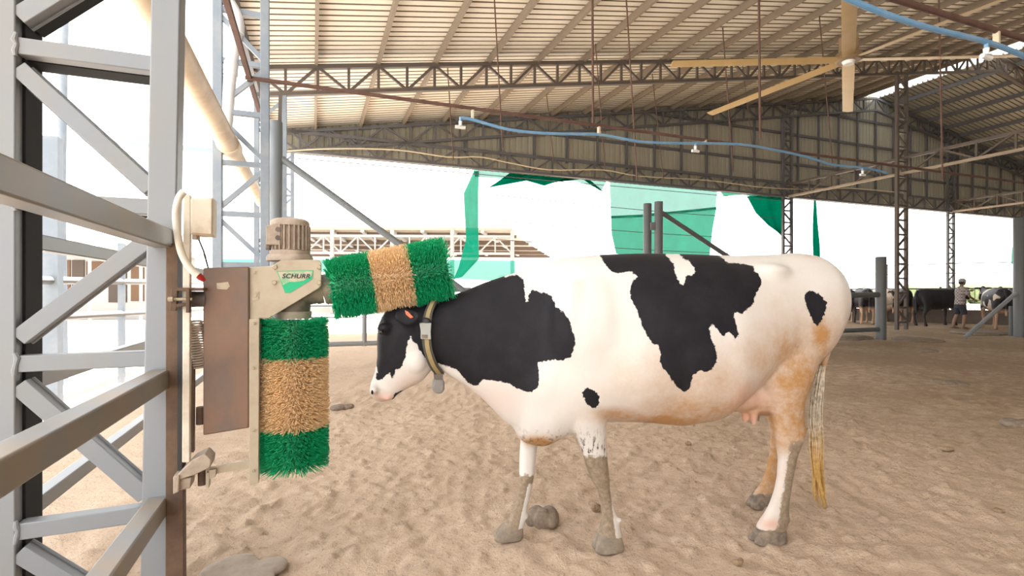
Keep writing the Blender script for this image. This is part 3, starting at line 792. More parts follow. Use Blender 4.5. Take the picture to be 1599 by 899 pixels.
# --- markings, stored on the mesh as distances to the outlines seen on the hide
BLACK = [
 [(c[0] / 2.4975 + 560, c[1] / 2.4975 + 360) for c in
  [(300, 270), (330, 215), (400, 180), (480, 150), (545, 140), (560, 172), (575, 183), (590, 174), (615, 172), (640, 186), (646, 210), (649, 245), (650, 276), (656, 278), (662, 262), (668, 240), (676, 230), (700, 238), (738, 246), (755, 262), (770, 298), (800, 318), (822, 352), (835, 395), (846, 425), (840, 465), (826, 492), (792, 507), (765, 502), (730, 508), (697, 513),
   (703, 545), (704, 580), (697, 616), (665, 632), (640, 622), (612, 612), (585, 595), (555, 588), (520, 584), (488, 580), (470, 596), (452, 608), (425, 590), (405, 565), (385, 545), (350, 530), (318, 518), (298, 512),
   (270, 500), (255, 496), (240, 470), (228, 445), (214, 432), (202, 408), (196, 420), (186, 450), (183, 490), (172, 515), (160, 540), (142, 545), (136, 570), (128, 574), (118, 556), (108, 562), (92, 578), (75, 586), (68, 580), (72, 540), (60, 500), (40, 400), (60, 300), (120, 250), (230, 240)]],
 [(c[0] / 2.4975 + 560, c[1] / 2.4975 + 360) for c in [(137, 636), (150, 630), (170, 622), (188, 622), (175, 632), (160, 642), (148, 656), (134, 664), (130, 655), (138, 648)]],
 [(c[0] / 2.4975 + 560, c[1] / 2.4975 + 360) for c in [(872, 632), (880, 618), (895, 613), (912, 620), (928, 632), (939, 650), (937, 675), (925, 690), (910, 691), (895, 680), (880, 660)]],
 [(c[0] / 2.4977 + 900, c[1] / 2.4977 + 360) for c in
  [(92, 98), (130, 60), (345, 60), (348, 98), (365, 112), (380, 130), (384, 160), (392, 185), (404, 207), (418, 211), (424, 195), (428, 178), (448, 174), (467, 163), (460, 145), (445, 122), (425, 112), (402, 96), (400, 60), (540, 60), (552, 96), (575, 110), (590, 126), (625, 128), (662, 131), (690, 140), (697, 160), (718, 180), (722, 200), (712, 228), (698, 250), (690, 285), (668, 305), (648, 322), (618, 320),
   (612, 332), (624, 370), (633, 398), (628, 418), (618, 423), (605, 405), (597, 394), (584, 400), (576, 412), (562, 402), (545, 380), (530, 363), (518, 380), (524, 410), (538, 450), (549, 485), (546, 510), (530, 542), (505, 550), (485, 546), (468, 552), (452, 568), (447, 600), (436, 624), (420, 629), (396, 614), (376, 590), (358, 560), (336, 530), (326, 505), (330, 480), (320, 446), (300, 440), (278, 415), (262, 380), (248, 345), (236, 305), (214, 270), (210, 225), (222, 195), (237, 180), (215, 155), (190, 162), (165, 166), (140, 162), (120, 140)]],
 [(c[0] / 2.4977 + 900, c[1] / 2.4977 + 360) for c in [(888, 256), (896, 240), (918, 234), (945, 246), (962, 262), (976, 280), (974, 300), (968, 325), (955, 352), (938, 374), (926, 360), (912, 330), (898, 295)]],
]
def poly_sd(x, y, poly):
    p = np.array(poly); n = len(p); best = np.full(len(x), 1e9); inside = np.zeros(len(x), bool)
    for i in range(n):
        ax_, ay_ = p[i]; bx, by = p[(i + 1) % n]
        dx, dy = bx - ax_, by - ay_; t = np.clip(((x - ax_) * dx + (y - ay_) * dy) / (dx * dx + dy * dy + 1e-9), 0, 1)
        best = np.minimum(best, np.hypot(x - ax_ - t * dx, y - ay_ - t * dy))
        c = ((ay_ > y) != (by > y)) & (x < (bx - ax_) * (y - ay_) / (by - ay_ + 1e-12) + ax_)
        inside ^= c
    return np.where(inside, best, -best)
def coords(me):
    a = np.empty(len(me.vertices) * 3); me.vertices.foreach_get('co', a); return a.reshape(-1, 3)
co = coords(cow_me)
yy = -np.abs(co[:, 1]) if False else np.where(co[:, 1] > .02, -co[:, 1], co[:, 1])
wx = cowf.o.x + cowf.ex.x * co[:, 0] + cowf.ey.x * yy; wy = cowf.o.y + cowf.ex.y * co[:, 0] + cowf.ey.y * yy
px = CX + F * wx / wy; py = HY - F * (co[:, 2] - H) / wy
sd = np.full(len(co), -1e9)
for pl in BLACK: sd = np.maximum(sd, poly_sd(px, py, pl))
far = co[:, 1] > .02
def near_leg_mask(st, off, pad=9):
    return None
# true pixel of each vertex for the legs
wx2 = cowf.o.x + cowf.ex.x * co[:, 0] + cowf.ey.x * co[:, 1]; wy2 = cowf.o.y + cowf.ex.y * co[:, 0] + cowf.ey.y * co[:, 1]
qx = CX + F * wx2 / wy2; qy = HY - F * (co[:, 2] - H) / wy2
def sm(v, lo, hi): t = np.clip((v - lo) / (hi - lo), 0, 1); return t * t * (3 - 2 * t)
mud = np.zeros(len(co)); rust = np.zeros(len(co)); pink = np.zeros(len(co))
frontleg = co[:, 0] < .6
nf = frontleg & (co[:, 1] < .03); ff = frontleg & (co[:, 1] >= .03); nh = ~frontleg & (co[:, 1] < .0); fh = ~frontleg & (co[:, 1] >= .0)
# near fore: mud from the knee down, a clean white stripe behind the shank
m_ = sm(qy, 702, 722) * (1 - sm(qx - (951 + (qy - 760) * .12), -1, 3) * sm(qy, 752, 762) * (1 - sm(qy, 838, 846)))
mud = np.where(nf & (qy > 700), m_, mud)
m_ = sm(qy, 732, 752) * (1 - sm(qx - (825 - (qy - 750) * .22), -1, 3) * sm(qy, 750, 760))
mud = np.where(ff & (qy > 725), m_, mud)
m_ = sm(qx - (1232 - (qy - 700) * .15), -6, 6) * sm(qy, 676, 700) * .85 + sm(qy, 822, 832) * .8
mud = np.where(nh & (qy > 665), np.clip(m_, 0, 1), mud)
mud = np.where(fh & (qy > 670), .1 + .75 * sm(qy, 766, 776), mud)
def blob(cx_, cy_, rx, ry, a): return a * np.exp(-(((px - cx_) / rx) ** 2 + ((py - cy_) / ry) ** 2))
for b_ in ((1228, 605, 44, 60, .62), (1238, 560, 50, 60, .6), (1190, 560, 50, 40, .4), (1282, 530, 22, 45, .75), (1236, 660, 30, 34, .6), (1200, 545, 34, 30, .35), (1040, 656, 80, 16, .7), (970, 648, 50, 14, .6), (1110, 640, 50, 22, .55), (838, 693, 36, 11, 1.1), (1100, 600, 150, 60, .38), (1180, 625, 40, 26, .4), (1215, 640, 14, 30, .3), (960, 600, 60, 60, .12), (1220, 480, 60, 50, .14)):
    rust = np.maximum(rust, blob(*b_))
rust = np.maximum(rust, .62 * sm(px, 1120, 1250) * sm(py, 420, 600))
rust = np.maximum(rust, .55 * sm(px, 930, 1060) * sm(py, 560, 655))
rust = np.where(nh & (qy > 690), rust * (1 - .7 * sm(qy, 690, 720)), rust)
rust = np.where(fh & (qy > 640), np.maximum(rust, .5), rust)
for b_ in ((1172, 622, 34, 22, .55), (1170, 652, 16, 12, .9), (600, 622, 22, 9, .8), (640, 600, 28, 16, .35), (1204, 818, 16, 8, .8), (780, 620, 50, 30, .25), (1270, 395, 26, 10, .4)):
    pink = np.maximum(pink, blob(*b_))
splash = np.where(nf & (qy > 660) & (qy < 716), sm(qy, 660, 700), 0)
def setattr_f(me, name, arr):
    a = me.attributes.new(name, 'FLOAT', 'POINT'); a.data.foreach_set('value', arr.astype(np.float32))
for nm, ar in (('black', sd / 320.0), ('mud', mud), ('rust', rust), ('pink', pink), ('splash', splash)): setattr_f(cow_me, nm, ar)

def hide_material():
    m, nt, b, out = new_mat('holstein_hide')
    n1 = noise(nt, 9, 5, .65); n2 = noise(nt, 45, 4, .7); n3 = noise(nt, 130, 3, .6); st = noise(nt, 60, 4, .7, stretch=(1, 1, .22))
    c = mixc(nt, mathn(nt, 'MULTIPLY', ramp(nt, n1, .45, .75), .22), (.64, .615, .59), (.57, .52, .46))
    rf = mathn(nt, 'MULTIPLY', attr(nt, 'rust').outputs['Fac'], mathn(nt, 'ADD', .85, mathn(nt, 'ADD', mathn(nt, 'MULTIPLY', ramp(nt, n2, .3, .7), .5), mathn(nt, 'MULTIPLY', ramp(nt, n1, .35, .7), .7))))
    c = mixc(nt, ramp(nt, rf, 0, 1.0), c, (.40, .215, .085))
    c = mixc(nt, attr(nt, 'pink').outputs['Fac'], c, (.56, .31, .23))
    mf_ = mathn(nt, 'ADD', attr(nt, 'mud').outputs['Fac'], mathn(nt, 'MULTIPLY', mathn(nt, 'SUBTRACT', n2, .5), 1.6))
    mudc = mixc(nt, ramp(nt, n2, .35, .7), (.19, .145, .10), (.34, .265, .19))
    c = mixc(nt, ramp(nt, mf_, .35, .65), c, mudc)
    sf = mathn(nt, 'MULTIPLY', attr(nt, 'splash').outputs['Fac'], ramp(nt, st, .54, .60))
    c = mixc(nt, sf, c, (.12, .10, .085))
    sdn = mathn(nt, 'ADD', attr(nt, 'black').outputs['Fac'], mathn(nt, 'MULTIPLY', mathn(nt, 'SUBTRACT', n3, .5), .012))
    sdn = mathn(nt, 'ADD', sdn, mathn(nt, 'MULTIPLY', mathn(nt, 'SUBTRACT', n2, .5), .028))
    blk = mixc(nt, ramp(nt, n1, .4, .75), (.008, .0075, .011), (.016, .0145, .019))
    c = mixc(nt, ramp(nt, sdn, -.0012, .0012), c, blk)
    nt.links.new(c, b.inputs['Base Color'])
    b.inputs['Roughness'].default_value = .6
    b.inputs['Specular IOR Level'].default_value = .22
    b.inputs['Sheen Weight'].default_value = .04; b.inputs['Sheen Roughness'].default_value = .4
    bump(nt, b, mathn(nt, 'ADD', mathn(nt, 'MULTIPLY', n3, .5), mathn(nt, 'MULTIPLY', n1, 2.0)), .25, .004)
    return m
M['hide'] = hide_material()
M['hoof'] = paint('hoof_muddy', (.20, .165, .13), .8, 0, (.32, .26, .19), .8, 22, .4, .65, .3)
def cow_world(me):
    for v in me.vertices: v.co = cowf.ex * v.co.x + cowf.ey * v.co.y + Z * v.co.z
    return me
M['hoof_dark'] = paint('hoof_dark', (.13, .105, .085), .75, 0, (.30, .23, .17), .8, 28, .4, .65, .3)
cw = root('cow', cowf.o, 'large black and white dairy cow standing side-on with a collar, neck under the tilted brush', 'cow')
part('body', cow_world(cow_me), M['hide'], cw, smooth=180)
def cwp(px, py, off=0.0): return cowf.pw(px, py, off)
# hooves: two claws each
def hoof(st, off, mat):
    r_ = MB()
    for s in (-.021, .021):
        rings = []
        for (f, b, w) in st:
            o_ = off + s * (.8 + .25 * len(rings) / 3)
            rings.append([cowf.w(q.x, q.y, max(q.z, -.012)) for q in section(cl(f[0], f[1], off), cl(b[0], b[1], off), w, o_, 16, .9)])
        r_.ring_loft(rings)
    hm = remesh(r_, .0042, 4, 'hoof'); of_ = world_off(cw)
    for v in hm.vertices: v.co -= of_
    part('hoof', hm, mat, cw, smooth=180)
hoof([((939, 828), (962, 828), .018), ((932, 836), (969, 837), .025), ((928, 847), (972, 849), .0275), ((926, 856), (971, 857), .027), ((930, 862), (966, 862), .022)], -.106, M['hoof'])
hoof([((792, 815), (814, 815), .017), ((781, 823), (816, 824), .025), ((773, 832), (816, 833), .0275), ((770, 839), (813, 840), .026), ((775, 843), (808, 843), .021)], .106, M['hoof'])
hoof([((1192, 820), (1222, 820), .018), ((1182, 829), (1225, 830), .027), ((1174, 838), (1224, 840), .030), ((1173, 845), (1221, 847), .028), ((1180, 849), (1214, 850), .022)], -.19, M['hoof_dark'])
hoof([((1181, 768), (1202, 768), .017), ((1174, 776), (1204, 777), .026), ((1169, 785), (1203, 787), .028), ((1169, 790), (1201, 792), .027), ((1174, 794), (1196, 795), .02)], .19, M['hoof_dark'])
# eyes, ear tag, nostrils
M['eye'] = paint('cow_eye', (.012, .008, .007), .08)
part('eye', MB().ellipsoid(cwp(595, 518.5, -.088), (.012, .009, .011)), M['eye'], cw)
part('eye', MB().ellipsoid(cwp(598, 518.5, .114), (.012, .009, .011)), M['eye'], cw)
part('nostril', MB().ellipsoid(cwp(581.5, 612, -.030), (.006, .012, .011)), M['eye'], cw)
part('ear_tag', MB().prism([cwp(632, 484, -.155), cwp(637, 486, -.155), cwp(646, 495, -.155), cwp(641, 497, -.155), cwp(634, 491, -.155)], cowf.ey * -.012), paint('ear_tag_orange', (.62, .16, .07), .45), cw, label='orange ear tag', bevel=.002)
# tail switch
M['switch_hair'] = None
m, nt, b, out = new_mat('switch_hair')
hh = noise(nt, 40, 3, .6); geo = nt.nodes.new('ShaderNodeTexCoord'); sep = nt.nodes.new('ShaderNodeSeparateXYZ'); nt.links.new(geo.outputs['Object'], sep.inputs[0])
c1 = mixc(nt, ramp(nt, hh, .4, .65), (.68, .60, .48), (.30, .24, .17))
c2 = mixc(nt, ramp(nt, hh, .35, .7), (.70, .45, .16), (.48, .28, .08))
nt.links.new(mixc(nt, ramp(nt, sep.outputs['Z'], .55, .30), c1, c2), b.inputs['Base Color']); b.inputs['Roughness'].default_value = .5
M['switch_hair'] = m
sw = MB(); rs = np.random.RandomState(5)
spine = [cwp(x, y, 0) for x, y in ((1283, 570), (1277, 610), (1274, 650), (1276, 690), (1278, 730), (1283, 765), (1286, 795))]
wid = [.014, .030, .038, .040, .042, .044, .034]
spine_f = smooth_pts(spine, 6); ns_ = len(spine_f) - 1
locks = [(rs.uniform(0, 6.28), math.sqrt(rs.uniform(.05, 1)), rs.uniform(0, 6), rs.uniform(.004, .013), rs.uniform(.72, 1.0)) for _ in range(16)]
for i in range(230):
    la, lr, lp, lamp, lend = locks[i % 16]
    an = rs.uniform(0, 6.28); rr = math.sqrt(rs.uniform(0, 1)); t0_ = rs.choice([0, 0, .1, .2, .35]); t1_ = min(1.0, lend + rs.uniform(-.08, .05)); pts = []
    m_ = 14
    for k in range(m_ + 1):
        t = t0_ + (t1_ - t0_) * k / m_; q = spine_f[min(ns_, int(t * ns_))].lerp(spine_f[min(ns_, int(t * ns_) + 1)], t * ns_ % 1.0)
        w_ = float(np.interp(t * 6, range(7), wid)); mx = .9 * min(1, t * 1.3)
        ox = w_ * (math.cos(an) * rr * (1 - mx) + math.cos(la) * lr * mx) + math.cos(an) * .004 * rr; oy = .8 * w_ * (math.sin(an) * rr * (1 - mx) + math.sin(la) * lr * mx) + math.sin(an) * .004 * rr
        pts.append(q + cowf.ex * (ox + lamp * t * math.sin(lp + t * 17)) + cowf.ey * oy)
    sw.tube(pts, [.0034 * (1 - .85 * (j / m_) ** 2) for j in range(m_ + 1)], 4)
part('tail_switch', sw, M['switch_hair'], cw, smooth=180, label='long yellowed hair of the tail end')
# collar
M['strap'] = paint('collar_strap', (.06, .055, .045), .6)
M['strap_edge'] = paint('collar_stripe', (.34, .265, .12), .6, 0, (.2, .16, .09), .6, 40)
M['tag_grey'] = paint('transponder_grey', (.34, .36, .33), .45, 0, (.35, .32, .27), .5, 25)
# ring around the neck, tilted: measured on the near side, mirrored on the far side
near = [(678, 470, -.055), (671, 484, -.092), (667, 500, -.112), (666, 520, -.118), (667, 540, -.118), (671, 556, -.108), (677, 570, -.085), (684, 580, -.045), (687, 584, 0)]
top = (684, 464, 0)
loop = [cl(*top)] + [cl(x, y, o_) for x, y, o_ in near]
loop_far = [V((q.x, -q.y, q.z)) for q in loop[1:-1]]
full = loop + list(reversed(loop_far))
cen = sum((q for q in full), V((0, 0, 0))) / len(full)
full = smooth_pts(full + [full[0]], 4)[:-1]
def strap(width, r0, r1):
    mb = MB(); n = len(full); vs = []; fs = []
    nrm = V((.985, 0, .17)).normalized()
    for i, q in enumerate(full):
        rad = (q - cen); rad = (rad - nrm * rad.dot(nrm)).normalized()
        for (a_, r_) in ((-width, r0), (width, r0), (width, r1), (-width, r1)):
            l_ = q + nrm * a_ + rad * r_
            vs.append(cowf.w(*l_))
    for i in range(n):
        for j in range(4):
            fs.append((i * 4 + j, i * 4 + (j + 1) % 4, ((i + 1) % n) * 4 + (j + 1) % 4, ((i + 1) % n) * 4 + j))
    return mb.add(vs, fs)
cs = part('collar', strap(.020, -.004, .005), M['strap'], cw, label='dark neck collar with pale stripe')
part('collar_stripe', strap(.0095, .003, .0065), M['strap_edge'], cs, label='pale tan middle stripe')
tr = MB().prism([cwp(x, y, -.135) for x, y in [(655, 504), (674, 504), (673, 517), (673.5, 530), (657, 529.5), (657, 517)]], cowf.ey * .034)
part('transponder', tr, M['tag_grey'], cs, bevel=.004, label='grey transponder box')
part('transponder_cap', MB().ellipsoid(cwp(664.5, 503, -.118), (.026, .016, .022)), M['black_plastic'], cs)
part('transponder_label', MB().prism([cwp(x, y, -.1365) for x, y in [(658.5, 522.5), (668, 522.5), (668, 528), (658.5, 528)]], cowf.ey * .003), M['hub_dark'], cs)
wt = MB().prism([cwp(x, y, -.035) for x, y in [(678, 583), (692, 583), (692, 592), (678, 592)]], cowf.ey * .07)
part('collar_buckle', wt, M['hub_dark'], cs, bevel=.003)
part('collar_weight', MB().prism([cwp(x, y, -.04) for x, y in [(679, 592), (692, 592), (694.5, 598), (694, 610), (689, 615), (680, 614.5), (675, 609), (676, 598)]], cowf.ey * .08), paint('weight_grey', (.19, .18, .17), .55, 0, (.3, .27, .23), .5, 30), cs, bevel=.008, label='grey hanging collar weight')
# ================================================================== FAN, PIPES, RODS, HOSES
hub = P(1325, 92, 10.0)
fr = root('ceiling_fan', hub, 'huge six-bladed tan ceiling fan hanging under the brown truss', 'fan')
rz = chord_z((hub.x * .932 + hub.y * .362) - U0) + .1
part('fan_hub', MB().tube([hub + V((0, 0, .16)), hub + V((0, 0, .10)), hub, hub - V((0, 0, .05))], [.10, .22, .26, .2], 24), M['fan_hub'], fr)
part('hub_cap', MB().tube([hub - V((0, 0, .04)), hub - V((0, 0, .11))], [.12, .09], 20), M['white_plastic'], fr)
part('down_rod', MB().tube([hub + V((0, 0, .1)), V((hub.x, hub.y, rz))], .05, 12), M['fan_hub'], fr)
part('fan_gearbox', MB().box(hub + V((0, 0, .3)), (.25, .25, .3)), M['fan_hub'], fr, bevel=.02)
for i in range(6):
    an = math.radians(57 + 60 * i)
    d = V((math.cos(an), math.sin(an), 0)); s_ = d.cross(Z)
    rings = []
    for t, w in ((.22, .20), (.5, .22), (3.40, .22)):
        c = hub + d * t + V((0, 0, -.02)); rings.append([c - s_ * w / 2 + V((0, 0, .02)), c + V((0, 0, .035)), c + s_ * w / 2 - V((0, 0, .02)), c + V((0, 0, -.012))])
    part('fan_blade', MB().ring_loft(rings), M['fan_wood'], fr, smooth=20)

pf = barn_frame(frame_v(1) - .12)                      # sprinkler pipe plane
def pp(px, py): return pf.pw(px, py)
single('sprinkler_pipe', MB().tube([pp(383, 121), pp(1000, 205), pp(1400, 259), pp(1640, 291)], .025, 10), M['rust_pipe'], pp(383, 121), 'long rust brown steel pipe crossing the hall above the lower blue hose', 'pipe')
pf2 = barn_frame(3.0)
q1, q2 = pf2.pw(1330, -22), pf2.pw(1680, 86)
single('sprinkler_pipe', MB().tube([q1, q2], .030, 12), M['rust_pipe'], q1, 'near rust brown steel pipe in the top right corner', 'pipe')
hs = [(719, 184), (735, 186), (760, 193), (800, 203), (860, 208.5), (935, 210), (1000, 221), (1060, 223.5), (1090, 223.5), (1150, 225), (1200, 232), (1260, 245), (1300, 257), (1350, 262), (1385, 270)]
def hose(frame_, pts, r, label):
    p = smooth_pts([frame_.pw(x, y, -.03) for x, y in pts], 4)
    return single('blue_hose', MB().tube(p, r, 10), M['blue_hose'], p[0], label, 'hose')
hose(pf, hs, .021, 'sagging blue water hose below the long rusty pipe')
hs2 = [(1300, -14), (1340, 5), (1400, 28), (1460, 46), (1520, 60), (1560, 72), (1600, 88), (1660, 112)]
hose(pf2, hs2, .026, 'blue water hose across the top right corner')
def sprinkler(frame_, px, py, s, label):
    p = frame_.pw(px, py, -.03)
    r_ = root('sprinkler', p, label, 'sprinkler', None)
    part('stem', MB().tube([p, p - Z * .06 * s], .016 * s, 10), M['blue_hose'], r_)
    part('sprinkler_head', MB().tube([p - Z * .05 * s, p - Z * .10 * s, p - Z * .11 * s], [.022 * s, .018 * s, .04 * s], 10).tube([p - Z * .12 * s - CU * .06 * s, p - Z * .12 * s + CU * .06 * s], .02 * s, 10), M['white_plastic'], r_)
sprinkler(pf, 719, 183, 1.15, 'white sprinkler head at the left end of the lower blue hose')
sprinkler(pf, 1086, 223, 1.15, 'white sprinkler head in the middle of the lower blue hose')
sprinkler(pf, 1347, 262, 1.15, 'white sprinkler head at the right end of the lower blue hose')
sprinkler(pf2, 1540, 66, 1.2, 'white sprinkler head on the blue hose in the top right corner')
for (f_, a_, b_) in ((pf, (738, 172), (738, 186)), (pf, (935, 198), (935, 210)), (pf, (1101, 219), (1101, 225)), (pf2, (1556, 46), (1556, 70))):
    single('hose_hanger', MB().bar(f_.pw(*a_), f_.pw(*b_), .05, .03, CU), M['cable_cream'], f_.pw(*a_), {738: 'short hanger clip near the left end of the lower blue hose', 935: 'short hanger clip midway along the lower blue hose', 1101: 'short hanger clip beside the middle sprinkler', 1556: 'hanger clip beside the sprinkler in the top right corner'}[a_[0]], 'clip')
def roof_top(p):
    t = p.x * .932 + p.y * .362 - U0
    return chord_z(t) + .2
rods = [(785, 232, 772, 0, 9.0, .012), (926, 193, 925, 0, 8.6, .02), (995, 282, 978, 0, 9.2, .014), (1187, 217, 1185, 0, 9.2, .022), (708, 250, 697, 75, 12.5, .013), (945, 265, 930, 70, 12.5, .013), (1036, 280, 1020, 130, 15.5, .013), (865, 255, 852, 133, 15.2, .013), (1145, 268, 1130, 65, 12.8, .016), (1300, 255, 1287, 110, 13.0, .014), (1472, 282, 1466, 0, 10.0, .016), (1180, 270, 1163, 130, 15.5, .011)]
where = ['passing left of the three upper sprinkler hangers', 'thick, just left of the middle of the picture', 'thin, right of the middle of the picture, reaching the lower truss', 'thick, left of the ceiling fan', 'leftmost, above the left sprinkler', 'thin, behind the thick middle rod', 'short, far, behind the middle blue hose', 'short, far, between the left and middle rods', 'long, right of the middle sprinkler', 'below the left fan blade', 'rightmost, right of the fan', 'short, far, behind the thick rod beside the fan']
for (bx, by, tx, ty, Y, r_), w_ in zip(rods, where):
    b_ = P(bx, by, Y); t_ = P(tx, ty, Y); zz = roof_top(b_)
    t_ = b_ + (t_ - b_) * ((zz - b_.z) / (t_.z - b_.z))
    single('hanging_rod', MB().tube([b_, t_], r_, 8), M['rust_pipe'], b_, 'rusty hanging rod, %s' % w_, 'rod')
gf = barn_frame(GAB_V - .25)
p = smooth_pts([gf.pw(x, y) for x, y in ((445, 236), (520, 232), (620, 234), (700, 245), (750, 245), (800, 255), (860, 265), (940, 265), (1000, 275), (1100, 281), (1180, 291), (1240, 295), (1330, 294), (1400, 300))], 4)
single('slack_cable', MB().tube(p, .022, 8), M['cable_cream'], p[0], 'slack cream cable hung along the lower edge of the gable wall', 'cable')
for (z_, y_) in ((5.0, 0),):
    a_, b_ = B(U0, GAB_V, 5.15), B(U0 + 40, GAB_V, 5.15)
    single('tension_wire', MB().tube([a_, b_], .012, 6), M['gable_steel'], a_, 'taut wire just below the lower edge of the gable wall', 'wire')
# wires strung over the open far side
for i, (z_, t0, t1, w_) in enumerate(((4.55, 6.3, 19, 'upper'), (3.7, 6.3, 19.5, 'middle'), (3.05, 6.3, 19.5, 'lower'))):
    a_, b_ = B(U0 + t0, GAB_V + .2, z_), B(U0 + t1, GAB_V + .2, z_ - .1)
    pts_ = smooth_pts([a_, a_.lerp(b_, .35) - Z * .10, a_.lerp(b_, .7) - Z * .12, b_], 5)
    single('net_wire', MB().tube(pts_, .012, 6), M['gable_steel'], a_, '%s slack wire carrying the green nets' % w_, 'wire')

# drain pipes at the left eave
y6 = lambda px, py, Y=6.2: P(px, py, Y)
a_ = y6(357, 226); 
dd = DV * 1.0
dp = root('drain_pipe', a_, 'thick tan drain pipe sloping behind the foreground column', 'pipe')
q = a_ - dd * 4.6; q2 = a_ + dd * 4.2
part('pipe_length', MB().tube([q, a_], .115, 20), M['brass_pvc'], dp)
part('pipe_length', MB().tube([a_ + dd * .12, q2], .10, 20), M['brass_pvc'], dp)
part('pipe_coupling', MB().tube([a_ - dd * .1, a_ + dd * .2], .13, 20), M['brass_pvc'], dp)
wp = root('downpipe', y6(352, 210), 'white vertical downpipe with elbow joining the tan drain pipe', 'pipe')
part('pipe_length', MB().tube(smooth_pts([y6(352, 212), y6(360, 110), y6(370, 45), y6(369, 25), y6(356, 2), y6(335, -30)], 4), .072, 16), M['white_pvc'], wp)
part('pipe_coupling', MB().tube([y6(359.5, 118), y6(361, 98)], .08, 16), M['white_pvc'], wp)
part('pipe_coupling', MB().tube([y6(370, 52), y6(370.5, 38)], .08, 16), M['white_pvc'], wp)
ul = barn.loc(P(386, 110, 6.0))
single('rusty_rail', MB().bar(B(ul.x, 3.2, ul.z), B(ul.x, 15.5, ul.z), .05, .06), M['rust_pipe'], B(ul.x, 3.2, ul.z), 'rusty brown rail running along the left eave columns', 'rail')

# tall gate posts with guys
def guy_post(px, ytop, Y, r, label, mat):
    b_ = P(px, HY + 1000 / Y, Y); b_.z = -.05; t_ = P(px, ytop, Y)
    return single('steel_post', MB().tube([b_, t_ - Z * .01, t_], [r, r, r * .96], 20), mat, b_, label, 'post')
guy_post(430, 190, 8.0, .105, 'tall blue-grey round post behind the brush motor', M['pole_grey'])
gfm = Frame(P(430, 500, 8.0).x, 8.0, BARN_ANG)
single('short_strut', MB().bar(gfm.pw(437, 192), gfm.pw(438, 143), .05, .05, CU), M['truss_steel'], gfm.pw(437, 192), 'thin dark strut rising from the top of the tall round post', 'strut')
single('guy_bar', MB().tube([gfm.pw(440, 248), gfm.pw(735, 462)], .055, 14), M['pole_grey'], gfm.pw(440, 248), 'long slanting grey bar from the tall round post down behind the tilted brush', 'bar')
gt = root('pipe_gate', gfm.pw(500, 537), 'low grey pipe gate behind the cow\'s head', 'gate')
for y in (537, 452):
    part('gate_rail', MB().tube([gfm.pw(440, HY + (y - HY) * 1.03), gfm.pw(735, HY + (y - HY) * .93)], .04, 12), M['galvanised'], gt)
for x in (569, 730):
    part('gate_upright', MB().tube([gfm.pw(x, 452), gfm.pw(x, 540 if x < 600 else 533)], .04, 12), M['galvanised'], gt)
for y in (478, 496):
    part('gate_wire', MB().tube([gfm.pw(440, y), gfm.pw(735, y - 2)], .009, 6), M['gable_steel'], gt)
guy_post(1011, 318, 12.6, .10, 'left post of the pair of thick grey posts behind the cow\'s back', M['post_green_grey'])
guy_post(1028.5, 315, 12.4, .10, 'right post of the pair of thick grey posts behind the cow\'s back', M['post_green_grey'])
single('post_clamp', MB().bar(P(1016, 353, 12.4), P(1025, 353, 12.4), .1, .18), M['gable_steel'], P(1016, 353, 12.4), 'dark clamp tying the pair of thick grey posts together', 'clamp')
gf3 = Frame(P(1028, 500, 12.4).x, 12.4, BARN_ANG)
single('guy_bar', MB().tube([gf3.pw(1033, 332), gf3.pw(1215, 452)], .055, 12), M['post_green_grey'], gf3.pw(1033, 332), 'slanting grey bar from the pair of thick posts down behind the cow\'s back', 'bar')
# pen gate on the right with its thick post
guy_post(1375.5, 401, 13.7, .125, 'thick grey gate post right of the cow\'s rump', M['post_green_grey'])
gf4 = Frame(P(1375, 500, 13.7).x, 13.7, BARN_ANG)
pg = root('pen_gate', gf4.pw(1370, 516), 'grey pipe gate between the cow\'s rump and the thick gate post', 'gate')
part('gate_rail', MB().tube([gf4.pw(1150, 464), gf4.pw(1372, 460)], .07, 12), M['post_green_grey'], pg)
part('gate_rail', MB().tube([gf4.pw(1150, 522), gf4.pw(1372, 514)], .06, 12), M['post_green_grey'], pg)
part('gate_upright', MB().tube([gf4.pw(1313, 461), gf4.pw(1313, 516)], .06, 12), M['post_green_grey'], pg)
guy_post(1593, 340, 14.6, .15, 'thick dark grey post at the right edge', M['post_green_grey'])
single('prop_pole', MB().tube([P(1507, 527, 14.2), P(1586, 458, 14.5)], .055, 10), M['galvanised'], P(1507, 527, 14.2), 'pale pole leaning against the thick post at the right edge', 'pole')
pb = root('short_post', P(1580, 520, 14.8), 'short grey stub post left of the thick post at the right edge', 'post')
part('stub', MB().tube([P(1580, 523, 14.9) - Z * .03, P(1580, 478, 14.9)], .07, 12), M['post_green_grey'], pb)
for y in (461, 505):
    p_ = P(1592, y, 14.6)
    single('edge_rail', MB().tube([p_, p_ + CU * 1.2], .05, 10), M['galvanised'], p_, '%s pale rail right of the thick post at the right edge' % ('upper' if y < 480 else 'lower'), 'rail')

